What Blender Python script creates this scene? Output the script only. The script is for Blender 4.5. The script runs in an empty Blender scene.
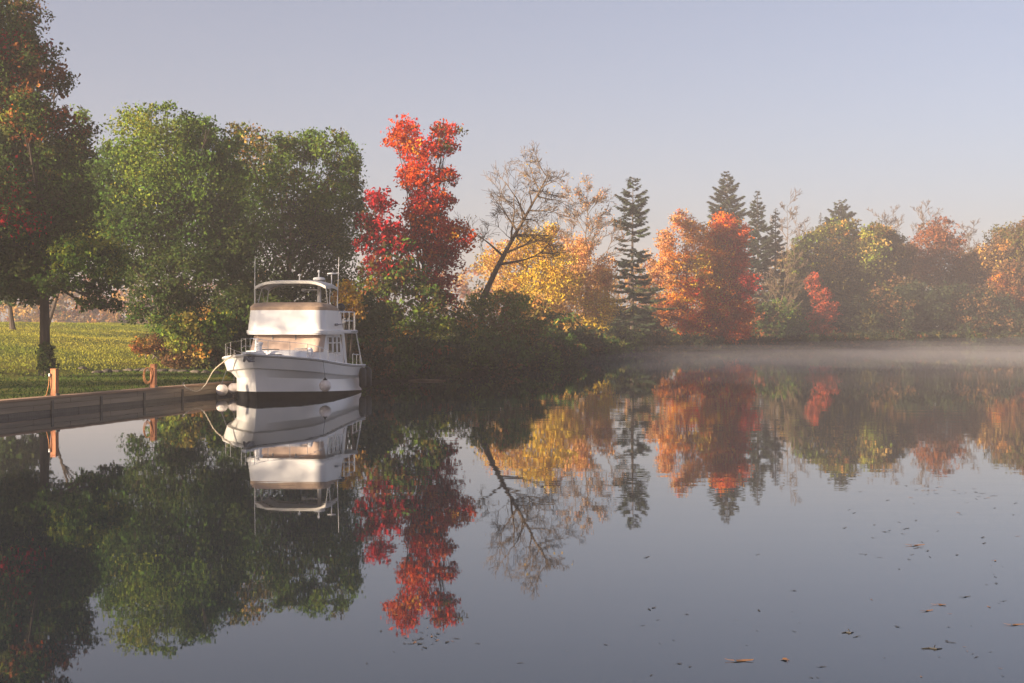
import bpy, bmesh, math, random
import numpy as np
from mathutils import Vector, Matrix

# ------------------------------------------------------------------ camera, sky, sun, exposure
SC = bpy.context.scene
COL = SC.collection
F, HOR, CAMZ = 1422.22, 332.0, 2.6          # focal length in pixels, horizon row, eye height

cam_d = bpy.data.cameras.new("camera")
cam_d.lens, cam_d.sensor_width = 50.0, 36.0
cam_d.clip_start, cam_d.clip_end = 0.1, 3000
cam_d.shift_y = (HOR - 341.5) / 1024.0
cam = bpy.data.objects.new("camera", cam_d)
cam.location = (0, 0, CAMZ)
cam.rotation_euler = (math.radians(90), 0, 0)
COL.objects.link(cam)
SC.camera = cam

SUN_EL, SUN_ROT = math.radians(13.0), math.radians(236.0)
world = bpy.data.worlds.new("World")
SC.world = world
world.use_nodes = True
wn, wl = world.node_tree.nodes, world.node_tree.links
sky = wn.new("ShaderNodeTexSky")
sky.sky_type = 'NISHITA'
sky.sun_disc = False
sky.sun_elevation, sky.sun_rotation = SUN_EL, SUN_ROT
sky.air_density, sky.dust_density, sky.ozone_density = 1.0, 1.2, 3.0
hs = wn.new("ShaderNodeHueSaturation")
hs.inputs["Saturation"].default_value = 0.60
tint = wn.new("ShaderNodeMix"); tint.data_type = 'RGBA'; tint.blend_type = 'MULTIPLY'
tint.inputs["Factor"].default_value = 1.0
tint.inputs["B"].default_value = (0.79, 0.735, 0.79, 1)
wl.new(sky.outputs[0], hs.inputs["Color"])
wl.new(hs.outputs[0], tint.inputs["A"])
wl.new(tint.outputs["Result"], wn["Background"].inputs["Color"])
wn["Background"].inputs["Strength"].default_value = 0.052

sun_d = bpy.data.lights.new("sun", 'SUN')
sun_d.energy, sun_d.angle, sun_d.color = 5.0, math.radians(0.9), (1.0, 0.80, 0.56)
sun = bpy.data.objects.new("sun", sun_d)
SDIR = Vector((math.sin(SUN_ROT) * math.cos(SUN_EL), math.cos(SUN_ROT) * math.cos(SUN_EL), math.sin(SUN_EL)))
sun.rotation_euler = SDIR.to_track_quat('Z', 'Y').to_euler()
sun.location = (-60, -20, 60)
COL.objects.link(sun)

SC.view_settings.view_transform = 'Standard'
SC.view_settings.look = 'None'
SC.view_settings.exposure = 1.92
SC.view_settings.gamma = 1.0
SC.view_settings.use_curve_mapping = False
SC.render.engine = 'CYCLES'
SC.cycles.use_denoising = True
SC.cycles.max_bounces = 8
SC.cycles.diffuse_bounces = 3
SC.cycles.volume_bounces = 0
SC.cycles.caustics_reflective = False
SC.cycles.caustics_refractive = False

# ------------------------------------------------------------------ helpers
R = math.radians
def W(px, py, Y):
    """world point at distance Y that the photograph shows at (px, py)"""
    return Vector(((px - 512.0) / F * Y, Y, CAMZ + (HOR - py) / F * Y))
def WX(px, Y): return (px - 512.0) / F * Y
def water_at(px, py):
    Y = CAMZ * F / (py - HOR)
    return Vector((WX(px, Y), Y, 0.0))

def tag(o, label=None, cat=None, group=None, kind=None):
    if label: o["label"] = label
    if cat: o["category"] = cat
    if group: o["group"] = group
    if kind: o["kind"] = kind
    return o
def thing(name, label, cat, loc=(0, 0, 0), rz=0.0, group=None):
    o = bpy.data.objects.new(name, None)
    o.empty_display_size = 0.3
    o.location = loc; o.rotation_euler = (0, 0, rz)
    COL.objects.link(o)
    return tag(o, label, cat, group)
def copy_tree(o, parent=None):
    c = o.copy(); COL.objects.link(c); c.parent = parent
    for ch in list(o.children): copy_tree(ch, c)
    return c

class MB:
    """collects shapes, links them as ONE mesh object"""
    def __init__(self): self.v, self.f, self.mi, self.m = [], [], [], 0
    def add(self, vs, fs):
        b = len(self.v)
        self.v += [tuple(p) for p in vs]
        self.f += [tuple(i + b for i in q) for q in fs]
        self.mi += [self.m] * len(fs)
        return self
    def box(self, c, s, rot=None, ch=0.0):
        """box of full size s round c; ch = chamfer"""
        hx, hy, hz = s[0] / 2, s[1] / 2, s[2] / 2
        M = rot if rot is not None else Matrix.Identity(3)
        c = Vector(c)
        bm = bmesh.new()
        bmesh.ops.create_cube(bm, size=1.0)
        for v in bm.verts: v.co = Vector((v.co.x * s[0], v.co.y * s[1], v.co.z * s[2]))
        if ch > 0:
            bmesh.ops.bevel(bm, geom=list(bm.edges), offset=min(ch, min(s) * .45), segments=2, affect='EDGES', profile=0.6)
        bm.verts.index_update()
        self.add([c + M @ v.co for v in bm.verts], [[v.index for v in f.verts] for f in bm.faces])
        bm.free()
        return self
    def tube(self, pts, rad, n=6, cap=True):
        pts = [Vector(p) for p in pts]
        k = len(pts)
        rs = rad if isinstance(rad, (list, tuple)) else [rad] * k
        vs, fs = [], []
        pu = None
        for i, p in enumerate(pts):
            t = (pts[min(i + 1, k - 1)] - pts[max(i - 1, 0)])
            t = t.normalized() if t.length > 1e-9 else Vector((0, 0, 1))
            if pu is None:
                a = Vector((0, 0, 1)) if abs(t.z) < .9 else Vector((1, 0, 0))
                u = t.cross(a).normalized()
            else:
                u = pu - t * pu.dot(t)
                u = u.normalized() if u.length > 1e-6 else t.orthogonal().normalized()
            pu = u
            w = t.cross(u)
            for j in range(n):
                a = 2 * math.pi * j / n
                vs.append(p + (u * math.cos(a) + w * math.sin(a)) * rs[i])
        for i in range(k - 1):
            for j in range(n):
                j2 = (j + 1) % n
                fs.append((i * n + j, i * n + j2, (i + 1) * n + j2, (i + 1) * n + j))
        if cap:
            fs.append(tuple(range(n - 1, -1, -1)))
            fs.append(tuple((k - 1) * n + j for j in range(n)))
        return self.add(vs, fs)
    def lathe(self, c, prof, n=16, axis=None):
        """prof = [(r, z)...] round a vertical axis at c"""
        c = Vector(c); M = axis if axis is not None else Matrix.Identity(3)
        vs, fs = [], []
        for r, z in prof:
            for j in range(n):
                a = 2 * math.pi * j / n
                vs.append(c + M @ Vector((r * math.cos(a), r * math.sin(a), z)))
        for i in range(len(prof) - 1):
            for j in range(n):
                j2 = (j + 1) % n
                fs.append((i * n + j, i * n + j2, (i + 1) * n + j2, (i + 1) * n + j))
        fs.append(tuple(range(n - 1, -1, -1)))
        fs.append(tuple((len(prof) - 1) * n + j for j in range(n)))
        return self.add(vs, fs)
    def grid(self, rows, flip=False, close=False):
        n = len(rows[0]); vs = [p for r in rows for p in r]; fs = []
        for i in range(len(rows) - 1):
            for j in range(n if close else n - 1):
                j2 = (j + 1) % n
                q = (i * n + j, i * n + j2, (i + 1) * n + j2, (i + 1) * n + j)
                fs.append(q[::-1] if flip else q)
        return self.add(vs, fs)
    def build(self, name, mat, parent=None, smooth=False, loc=None):
        me = bpy.data.meshes.new(name)
        me.from_pydata(self.v, [], self.f)
        for m in (mat if isinstance(mat, (list, tuple)) else [mat]): me.materials.append(m)
        if isinstance(mat, (list, tuple)): me.polygons.foreach_set("material_index", self.mi)
        if smooth:
            me.polygons.foreach_set("use_smooth", [True] * len(self.f))
            me.set_sharp_from_angle(angle=R(38 if name != 'hull' else 16))
        me.update()
        o = bpy.data.objects.new(name, me)
        COL.objects.link(o)
        if parent is not None: o.parent = parent
        if loc is not None: o.location = loc
        return o

def new_mat(name):
    m = bpy.data.materials.new(name); m.use_nodes = True
    return m, m.node_tree.nodes, m.node_tree.links, m.node_tree.nodes["Principled BSDF"]
def mat(name, c, rough=.5, var=.12, scale=3.0, metal=0.0, spec=.5, bump=0.0, bscale=40.0, c2=None, stretch=None, coat=0.0):
    m, n, l, p = new_mat(name)
    tc = n.new("ShaderNodeTexCoord")
    src = tc.outputs["Object"]
    if stretch:
        mp = n.new("ShaderNodeMapping"); mp.inputs["Scale"].default_value = stretch
        l.new(src, mp.inputs[0]); src = mp.outputs[0]
    no = n.new("ShaderNodeTexNoise"); no.inputs["Scale"].default_value = scale; no.inputs["Detail"].default_value = 6
    l.new(src, no.inputs["Vector"])
    cr = n.new("ShaderNodeValToRGB")
    d = c2 if c2 else tuple(x * (1 - var * 1.6) for x in c)
    e = c if c2 else tuple(min(1, x * (1 + var)) for x in c)
    cr.color_ramp.elements[0].position, cr.color_ramp.elements[1].position = .32, .66
    cr.color_ramp.elements[0].color = (*d, 1); cr.color_ramp.elements[1].color = (*e, 1)
    l.new(no.outputs["Fac"], cr.inputs[0]); l.new(cr.outputs[0], p.inputs["Base Color"])
    p.inputs["Roughness"].default_value = rough
    p.inputs["Metallic"].default_value = metal
    p.inputs["Specular IOR Level"].default_value = spec
    p.inputs["Coat Weight"].default_value = coat
    if bump > 0:
        nb = n.new("ShaderNodeTexNoise"); nb.inputs["Scale"].default_value = bscale; nb.inputs["Detail"].default_value = 5
        l.new(src, nb.inputs["Vector"])
        b = n.new("ShaderNodeBump"); b.inputs["Strength"].default_value = bump; b.inputs["Distance"].default_value = .03
        l.new(nb.outputs["Fac"], b.inputs["Height"]); l.new(b.outputs[0], p.inputs["Normal"])
    return m

M = {}
M['bark'] = mat("bark", (.085, .058, .042), .9, scale=4, c2=(.032, .023, .018), bump=.6, bscale=14, stretch=(1, 1, .25))
M['pale_bark'] = mat("pale_bark", (.17, .11, .06), .9, scale=5, c2=(.08, .05, .03), bump=.4, bscale=14)
M['grey_bark'] = mat("grey_bark", (.15, .11, .085), .9, scale=5, c2=(.08, .06, .048))
M['hull_white'] = mat("hull_white", (.78, .76, .75), .28, var=.035, scale=.8, coat=.05)
M['boat_white'] = mat("boat_white", (.82, .80, .80), .32, var=.03, scale=1.2)
M['deck_cream'] = mat("deck_cream", (.70, .67, .63), .6, var=.05, scale=4)
M['antifoul'] = mat("antifoul", (.008, .008, .010), .8, var=.3, scale=3, spec=.1)
M['canvas_tan'] = mat("canvas_tan", (.50, .37, .30), .85, var=.07, scale=3, bump=.25, bscale=6)
M['canvas_brown'] = mat("canvas_brown", (.40, .28, .20), .85, var=.1, scale=4, bump=.4, bscale=6)
M['canvas_cream'] = mat("canvas_cream", (.70, .66, .60), .8, var=.05, scale=3, bump=.2, bscale=5)
M['steel'] = mat("steel", (.72, .70, .68), .25, var=.05, scale=8, metal=.9)
M['white_plastic'] = mat("white_plastic", (.80, .79, .78), .4, var=.03, scale=5)
M['black_rubber'] = mat("black_rubber", (.018, .018, .02), .55, var=.3, scale=8)
M['dark_glass'] = mat("dark_glass", (.02, .022, .025), .06, var=.2, scale=2, spec=.8)
M['grey_ink'] = mat("grey_ink", (.18, .18, .20), .5, var=.2, scale=9)
M['fender_white'] = mat("fender_white", (.76, .70, .68), .45, var=.08, scale=6, c2=(.55, .47, .44))
M['rope'] = mat("rope", (.55, .47, .36), .9, var=.2, scale=30)
M['rope_orange'] = mat("rope_orange", (.55, .25, .10), .9, var=.2, scale=30)
M['timber'] = mat("timber", (.40, .31, .22), .85, scale=1.6, c2=(.19, .15, .11), bump=.5, bscale=12, stretch=(1, .12, 3))
M['timber_cap'] = mat("timber_cap", (.46, .28, .17), .8, scale=2.2, c2=(.26, .16, .10), bump=.4, bscale=14, stretch=(1, .15, 1))
M['timber_wet'] = mat("timber_wet", (.06, .05, .045), .5, scale=2, c2=(.03, .028, .026), bump=.5, bscale=12)
M['post'] = mat("post_wood", (.50, .20, .09), .75, scale=5, c2=(.33, .12, .05), bump=.4, bscale=14, stretch=(2, 2, .2))
M['stone'] = mat("stone", (.13, .105, .085), .9, scale=2.5, c2=(.05, .042, .036), bump=.7, bscale=5)
M['dead_leaf'] = mat("dead_leaf", (.30, .13, .04), .7, scale=12, c2=(.10, .05, .025))
M['dark_leaf'] = mat("dark_leaf", (.035, .028, .022), .7, scale=12, c2=(.015, .014, .012))
M['lamp_red'] = mat("reed_tan", (.40, .26, .14), .9, scale=1)

def foliage_mat(name, trans):
    m, n, l, p = new_mat(name)
    n.remove(p)
    at = n.new("ShaderNodeAttribute"); at.attribute_name = "leaf_color"
    tc = n.new("ShaderNodeTexCoord")
    no = n.new("ShaderNodeTexNoise"); no.inputs["Scale"].default_value = .9; no.inputs["Detail"].default_value = 3
    l.new(tc.outputs["Object"], no.inputs["Vector"])
    h = n.new("ShaderNodeHueSaturation")
    mr = n.new("ShaderNodeMapRange"); mr.inputs[1].default_value = .3; mr.inputs[2].default_value = .7
    mr.inputs[3].default_value = .75; mr.inputs[4].default_value = 1.2
    l.new(no.outputs["Fac"], mr.inputs[0]); l.new(mr.outputs[0], h.inputs["Value"])
    l.new(at.outputs["Color"], h.inputs["Color"])
    d = n.new("ShaderNodeBsdfDiffuse"); t = n.new("ShaderNodeBsdfTranslucent")
    mx = n.new("ShaderNodeMixShader"); mx.inputs[0].default_value = trans
    l.new(h.outputs[0], d.inputs[0]); l.new(h.outputs[0], t.inputs[0])
    l.new(d.outputs[0], mx.inputs[1]); l.new(t.outputs[0], mx.inputs[2])
    l.new(mx.outputs[0], n["Material Output"].inputs["Surface"])
    return m
M['leaf'] = foliage_mat("leaf", .38)
M['needle'] = foliage_mat("needle", .15)

# ------------------------------------------------------------------ ground, water
# shoreline from behind the camera, along the dock, to the far bank (metres, land on its left)
DA, DB = Vector((-15.3, 42.5)), Vector((-11.55, 59.1))      # dock face
DD = (DB - DA).normalized()
SH = [DA - DD * 140, DA, DB, Vector((-10.0, 65)), Vector((-7.6, 71.5)), Vector((-5.4, 77.5)), Vector((-3.3, 84)), Vector((0, 95.5)), Vector((3, 112)), Vector((6, 131)), Vector((10, 153)),
      Vector((17, 172)), Vector((26, 183)), Vector((38, 195)), Vector((52, 213)), Vector((68, 228)), Vector((97, 238)), Vector((150, 243)), Vector((260, 245)), Vector((420, 245))]
# resample finely, smoothing all but the dock
def resample(pts, step):
    out, cum = [], [0.0]
    for a, b in zip(pts, pts[1:]): cum.append(cum[-1] + (b - a).length)
    n = int(cum[-1] / step)
    for i in range(n + 1):
        d = cum[-1] * i / n
        k = max(j for j in range(len(cum) - 1) if cum[j] <= d + 1e-9)
        t = (d - cum[k]) / max(1e-9, cum[k + 1] - cum[k])
        out.append(pts[k].lerp(pts[k + 1], t))
    return out
SHR = resample(SH, 1.5)
for _ in range(6):
    q = list(SHR)
    for i in range(1, len(q) - 1):
        if q[i].y > 62: SHR[i] = q[i] * .5 + (q[i - 1] + q[i + 1]) * .25
SHA = np.array([[p.x, p.y] for p in SHR])

def wob(x, y, s=1.0):
    return (np.sin(x * .31 * s + 1.3) * np.cos(y * .27 * s - .6) + .6 * np.sin(x * .73 * s - y * .61 * s)
            + .4 * np.sin(x * 1.7 * s + y * 1.3 * s + 2))
def height(v, x, y, sx, sy):
    """ground height at v metres inland of the shoreline point (sx, sy)"""
    v = np.asarray(v, float)
    off = np.clip(sx - (DA.x + (sy - DA.y) * DD.x / DD.y), 0, 60)
    vf = np.where(v < 5, v, np.maximum(5, v - off))
    flat = np.interp(vf, [-6, -.6, .04, .05, 9, 11.2, 13, 24, 42, 60, 120, 400],
                     [-2, -1.5, -1.4, .50, .54, .56, .95, 2.1, 3.55, 3.75, 3.9, 5])
    wild = np.interp(v, [-6, -1, 0, .8, 3, 14, 40, 120, 400], [-2, -.5, -.06, .28, .6, 1.3, 3.3, 3.9, 5])
    st = 60.5 + 36 * np.clip((v - 2) / 6, 0, 1)
    t = np.clip((sy - st) / 9.0, 0, 1); t = np.where(sy < 60, 0, t)
    z = flat * (1 - t) + wild * t
    amp = np.clip((v - 11) / 8, 0, 1) * .06 + np.clip((v - 1) / 3, 0, 1) * .012
    return z + wob(x + 4 * np.sin(y * .09), y + 3 * np.sin(x * .13), .55) * amp
def ground_z(x, y):
    d = SHA - np.array([x, y]); i = int(np.argmin((d ** 2).sum(1)))
    i0 = max(0, i - 1); i1 = min(len(SHA) - 1, i + 1)
    t = SHA[i1] - SHA[i0]; t = t / np.linalg.norm(t)
    r = np.array([x, y]) - SHA[i]
    v = r @ np.array([-t[1], t[0]])
    return float(height(np.array(v), np.array(x), np.array(y), SHA[i, 0], SHA[i, 1]))

vs_in = np.array([-6, -3, -1, -.6, 0, .04, .05, .5, 1, 1.8, 3, 4.5, 6, 7.5, 9, 10, 10.8, 11.6, 12.4, 13.2, 14, 15, 16, 17.5, 19, 21, 23, 25,
                  27, 29, 31, 33, 35, 37, 39, 41, 43, 46, 50, 56, 64, 75, 90, 110, 140, 180, 230, 300])
T = np.gradient(SHA, axis=0); T /= np.linalg.norm(T, axis=1)[:, None]
NIN = np.stack([-T[:, 1], T[:, 0]], 1)
for _ in range(12): NIN[1:-1] = (NIN[:-2] + NIN[1:-1] * 2 + NIN[2:]) / 4
NIN /= np.linalg.norm(NIN, axis=1)[:, None]
gx = SHA[:, None, 0] + NIN[:, None, 0] * vs_in[None, :]
gy = SHA[:, None, 1] + NIN[:, None, 1] * vs_in[None, :]
gz = height(np.broadcast_to(vs_in[None, :], gx.shape), gx, gy, SHA[:, None, 0] + gx * 0, SHA[:, None, 1] + gx * 0)
GV = np.stack([gx, gy, gz], -1).reshape(-1, 3)
ns, nv = gx.shape
ii, jj = np.meshgrid(np.arange(ns - 1), np.arange(nv - 1), indexing='ij')
a = (ii * nv + jj).ravel()
GF = np.stack([a, a + nv, a + nv + 1, a + 1], 1)

def np_mesh(name, V, Fq, material, colors=None, smooth=False, parent=None):
    me = bpy.data.meshes.new(name)
    k = Fq.shape[1]
    me.vertices.add(len(V)); me.vertices.foreach_set("co", np.ascontiguousarray(V, dtype=np.float32).ravel())
    me.loops.add(Fq.size); me.loops.foreach_set("vertex_index", np.ascontiguousarray(Fq, dtype=np.int32).ravel())
    me.polygons.add(len(Fq)); me.polygons.foreach_set("loop_start", np.arange(0, Fq.size, k, dtype=np.int32))
    me.update(calc_edges=True)
    if smooth: me.polygons.foreach_set("use_smooth", np.ones(len(Fq), dtype=bool))
    me.materials.append(material)
    if colors is not None:
        at = me.attributes.new("leaf_color", 'FLOAT_COLOR', 'FACE')
        c4 = np.ones((len(Fq), 4), np.float32); c4[:, :3] = colors
        at.data.foreach_set("color", c4.ravel())
    o = bpy.data.objects.new(name, me); COL.objects.link(o)
    if parent is not None: o.parent = parent
    return o

def ground_mat():
    m, n, l, p = new_mat("ground")
    tc = n.new("ShaderNodeTexCoord")
    def noise(sc, det=6, st=None):
        no = n.new("ShaderNodeTexNoise"); no.inputs["Scale"].default_value = sc; no.inputs["Detail"].default_value = det
        l.new(tc.outputs["Object"], no.inputs["Vector"]); return no.outputs["Fac"]
    def ramp(f, stops):
        cr = n.new("ShaderNodeValToRGB")
        while len(cr.color_ramp.elements) < len(stops): cr.color_ramp.elements.new(.5)
        for e, (pp, c) in zip(cr.color_ramp.elements, stops): e.position = pp; e.color = (*c, 1)
        l.new(f, cr.inputs[0]); return cr.outputs[0]
    g = ramp(noise(.35), [(.3, (.08, .12, .022)), (.5, (.15, .18, .032)), (.7, (.26, .22, .04))])
    fine = ramp(noise(6.0), [(.3, (.45, .45, .42)), (.7, (1.25, 1.2, 1.1))])
    mx = n.new("ShaderNodeMix"); mx.data_type = 'RGBA'; mx.blend_type = 'MULTIPLY'; mx.inputs["Factor"].default_value = .8
    l.new(g, mx.inputs["A"]); l.new(fine, mx.inputs["B"])
    # mud where the ground lies low
    sp = n.new("ShaderNodeSeparateXYZ"); l.new(tc.outputs["Object"], sp.inputs[0])
    mr = n.new("ShaderNodeMapRange"); mr.inputs[1].default_value = .15; mr.inputs[2].default_value = .42
    l.new(sp.outputs[2], mr.inputs[0])
    m2 = n.new("ShaderNodeMix"); m2.data_type = 'RGBA'; m2.inputs["A"].default_value = (.035, .028, .02, 1)
    l.new(mr.outputs[0], m2.inputs["Factor"]); l.new(mx.outputs["Result"], m2.inputs["B"])
    l.new(m2.outputs["Result"], p.inputs["Base Color"])
    p.inputs["Roughness"].default_value = .95; p.inputs["Specular IOR Level"].default_value = .1
    b = n.new("ShaderNodeBump"); b.inputs["Strength"].default_value = .8; b.inputs["Distance"].default_value = .12
    l.new(noise(4.0), b.inputs["Height"]); l.new(b.outputs[0], p.inputs["Normal"])
    return m
tag(np_mesh("ground", GV, GF, ground_mat(), smooth=True), kind="structure")

def water_mat():
    m, n, l, p = new_mat("water")
    p.inputs["Base Color"].default_value = (.010, .017, .026, 1)
    p.inputs["IOR"].default_value = 1.42
    p.inputs["Roughness"].default_value = .015
    tc = n.new("ShaderNodeTexCoord")
    mp = n.new("ShaderNodeMapping"); mp.inputs["Scale"].default_value = (.35, 1.0, 1)
    l.new(tc.outputs["Object"], mp.inputs[0])
    n1 = n.new("ShaderNodeTexNoise"); n1.inputs["Scale"].default_value = .9; n1.inputs["Detail"].default_value = 3
    l.new(mp.outputs[0], n1.inputs["Vector"])
    n2 = n.new("ShaderNodeTexNoise"); n2.inputs["Scale"].default_value = .035; n2.inputs["Detail"].default_value = 3
    l.new(mp.outputs[0], n2.inputs["Vector"])
    mr = n.new("ShaderNodeMapRange"); mr.inputs[1].default_value = .50; mr.inputs[2].default_value = .72
    mr.inputs[3].default_value = .12; mr.inputs[4].default_value = 1.0
    l.new(n2.outputs["Fac"], mr.inputs[0])
    mu = n.new("ShaderNodeMath"); mu.operation = 'MULTIPLY'
    l.new(n1.outputs["Fac"], mu.inputs[0]); l.new(mr.outputs[0], mu.inputs[1])
    b = n.new("ShaderNodeBump"); b.inputs["Strength"].default_value = .15; b.inputs["Distance"].default_value = .05
    l.new(mu.outputs[0], b.inputs["Height"]); l.new(b.outputs[0], p.inputs["Normal"])
    return m
wv = np.array([[-60, -130, 0], [430, -130, 0], [430, 262, 0], [-60, 262, 0]], float)
tag(np_mesh("water", wv, np.array([[0, 1, 2, 3]]), water_mat()), kind="structure")

# ------------------------------------------------------------------ foliage builders
RNG = np.random.default_rng(7)
def leaf_mesh(name, P, size, col, material, parent=None, aspect=.62, flat=0.0, axis=None):
    """one diamond leaf spray per point; size = half length"""
    n = len(P)
    N = RNG.normal(size=(n, 3))
    if flat: N[:, 2] = np.abs(N[:, 2]) + flat
    N /= np.linalg.norm(N, axis=1)[:, None]
    A = RNG.normal(size=(n, 3)) if axis is None else axis + RNG.normal(size=(n, 3)) * .15
    U = A - N * (A * N).sum(1)[:, None]; U /= np.linalg.norm(U, axis=1)[:, None] + 1e-9
    Vv = np.cross(N, U)
    s = (size * RNG.uniform(.6, 1.35, n))[:, None]
    w = s * aspect * RNG.uniform(.7, 1.2, (n, 1))
    bend = N * s * RNG.uniform(-.35, .35, (n, 1))
    V = np.empty((n, 4, 3))
    V[:, 0] = P - U * s; V[:, 1] = P + Vv * w + bend - U * s * .15
    V[:, 2] = P + U * s; V[:, 3] = P - Vv * w + bend + U * s * .1
    return np_mesh(name, V.reshape(-1, 3), np.arange(n * 4).reshape(-1, 4), material, col, parent=parent)

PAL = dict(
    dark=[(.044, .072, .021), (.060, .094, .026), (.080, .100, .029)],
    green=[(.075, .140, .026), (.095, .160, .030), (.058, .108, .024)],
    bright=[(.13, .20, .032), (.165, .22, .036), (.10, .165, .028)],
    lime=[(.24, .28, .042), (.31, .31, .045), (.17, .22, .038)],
    red=[(.56, .035, .022), (.42, .024, .022), (.62, .075, .022)],
    crimson=[(.36, .02, .028), (.26, .016, .024), (.44, .03, .03)],
    scarlet=[(.54, .085, .015), (.60, .13, .015), (.46, .05, .015)],
    orange=[(.64, .25, .02), (.62, .19, .018), (.64, .31, .03)],
    pale=[(.58, .30, .12), (.50, .22, .09), (.60, .34, .10)],
    yellow=[(.62, .42, .035), (.58, .34, .03), (.52, .36, .05)],
    gold=[(.50, .28, .06), (.42, .20, .05), (.55, .34, .10)],
    rust=[(.25, .085, .035), (.19, .065, .03), (.31, .115, .04)],
    salmon=[(.40, .075, .035), (.34, .06, .03), (.44, .11, .05)],
    olive=[(.13, .115, .03), (.18, .14, .032), (.09, .09, .025)],
    brown=[(.16, .09, .045), (.11, .07, .035), (.22, .12, .05)],
    spruce=[(.040, .058, .030), (.055, .070, .035), (.032, .046, .028)],
    fir=[(.030, .046, .026), (.042, .056, .030), (.052, .062, .03)],
)
def pick_cols(pals, n):
    """pals = 'red' or {'red': 3, 'green': 1}: one colour per clump"""
    if isinstance(pals, str): pals = {pals: 1}
    names = list(pals); w = np.array([pals[k] for k in names], float); w /= w.sum()
    ch = RNG.choice(len(names), n, p=w)
    sub = RNG.integers(0, 3, n)
    return np.array([PAL[names[c]][s] for c, s in zip(ch, sub)])

def unit(n):
    d = RNG.normal(size=(n, 3)); return d / np.linalg.norm(d, axis=1)[:, None]

def bezier(a, b, sag, n=6):
    m = (a + b) / 2 + sag
    return [a * (1 - t) ** 2 + m * 2 * t * (1 - t) + b * t * t for t in [i / n for i in range(n + 1)]]

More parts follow.
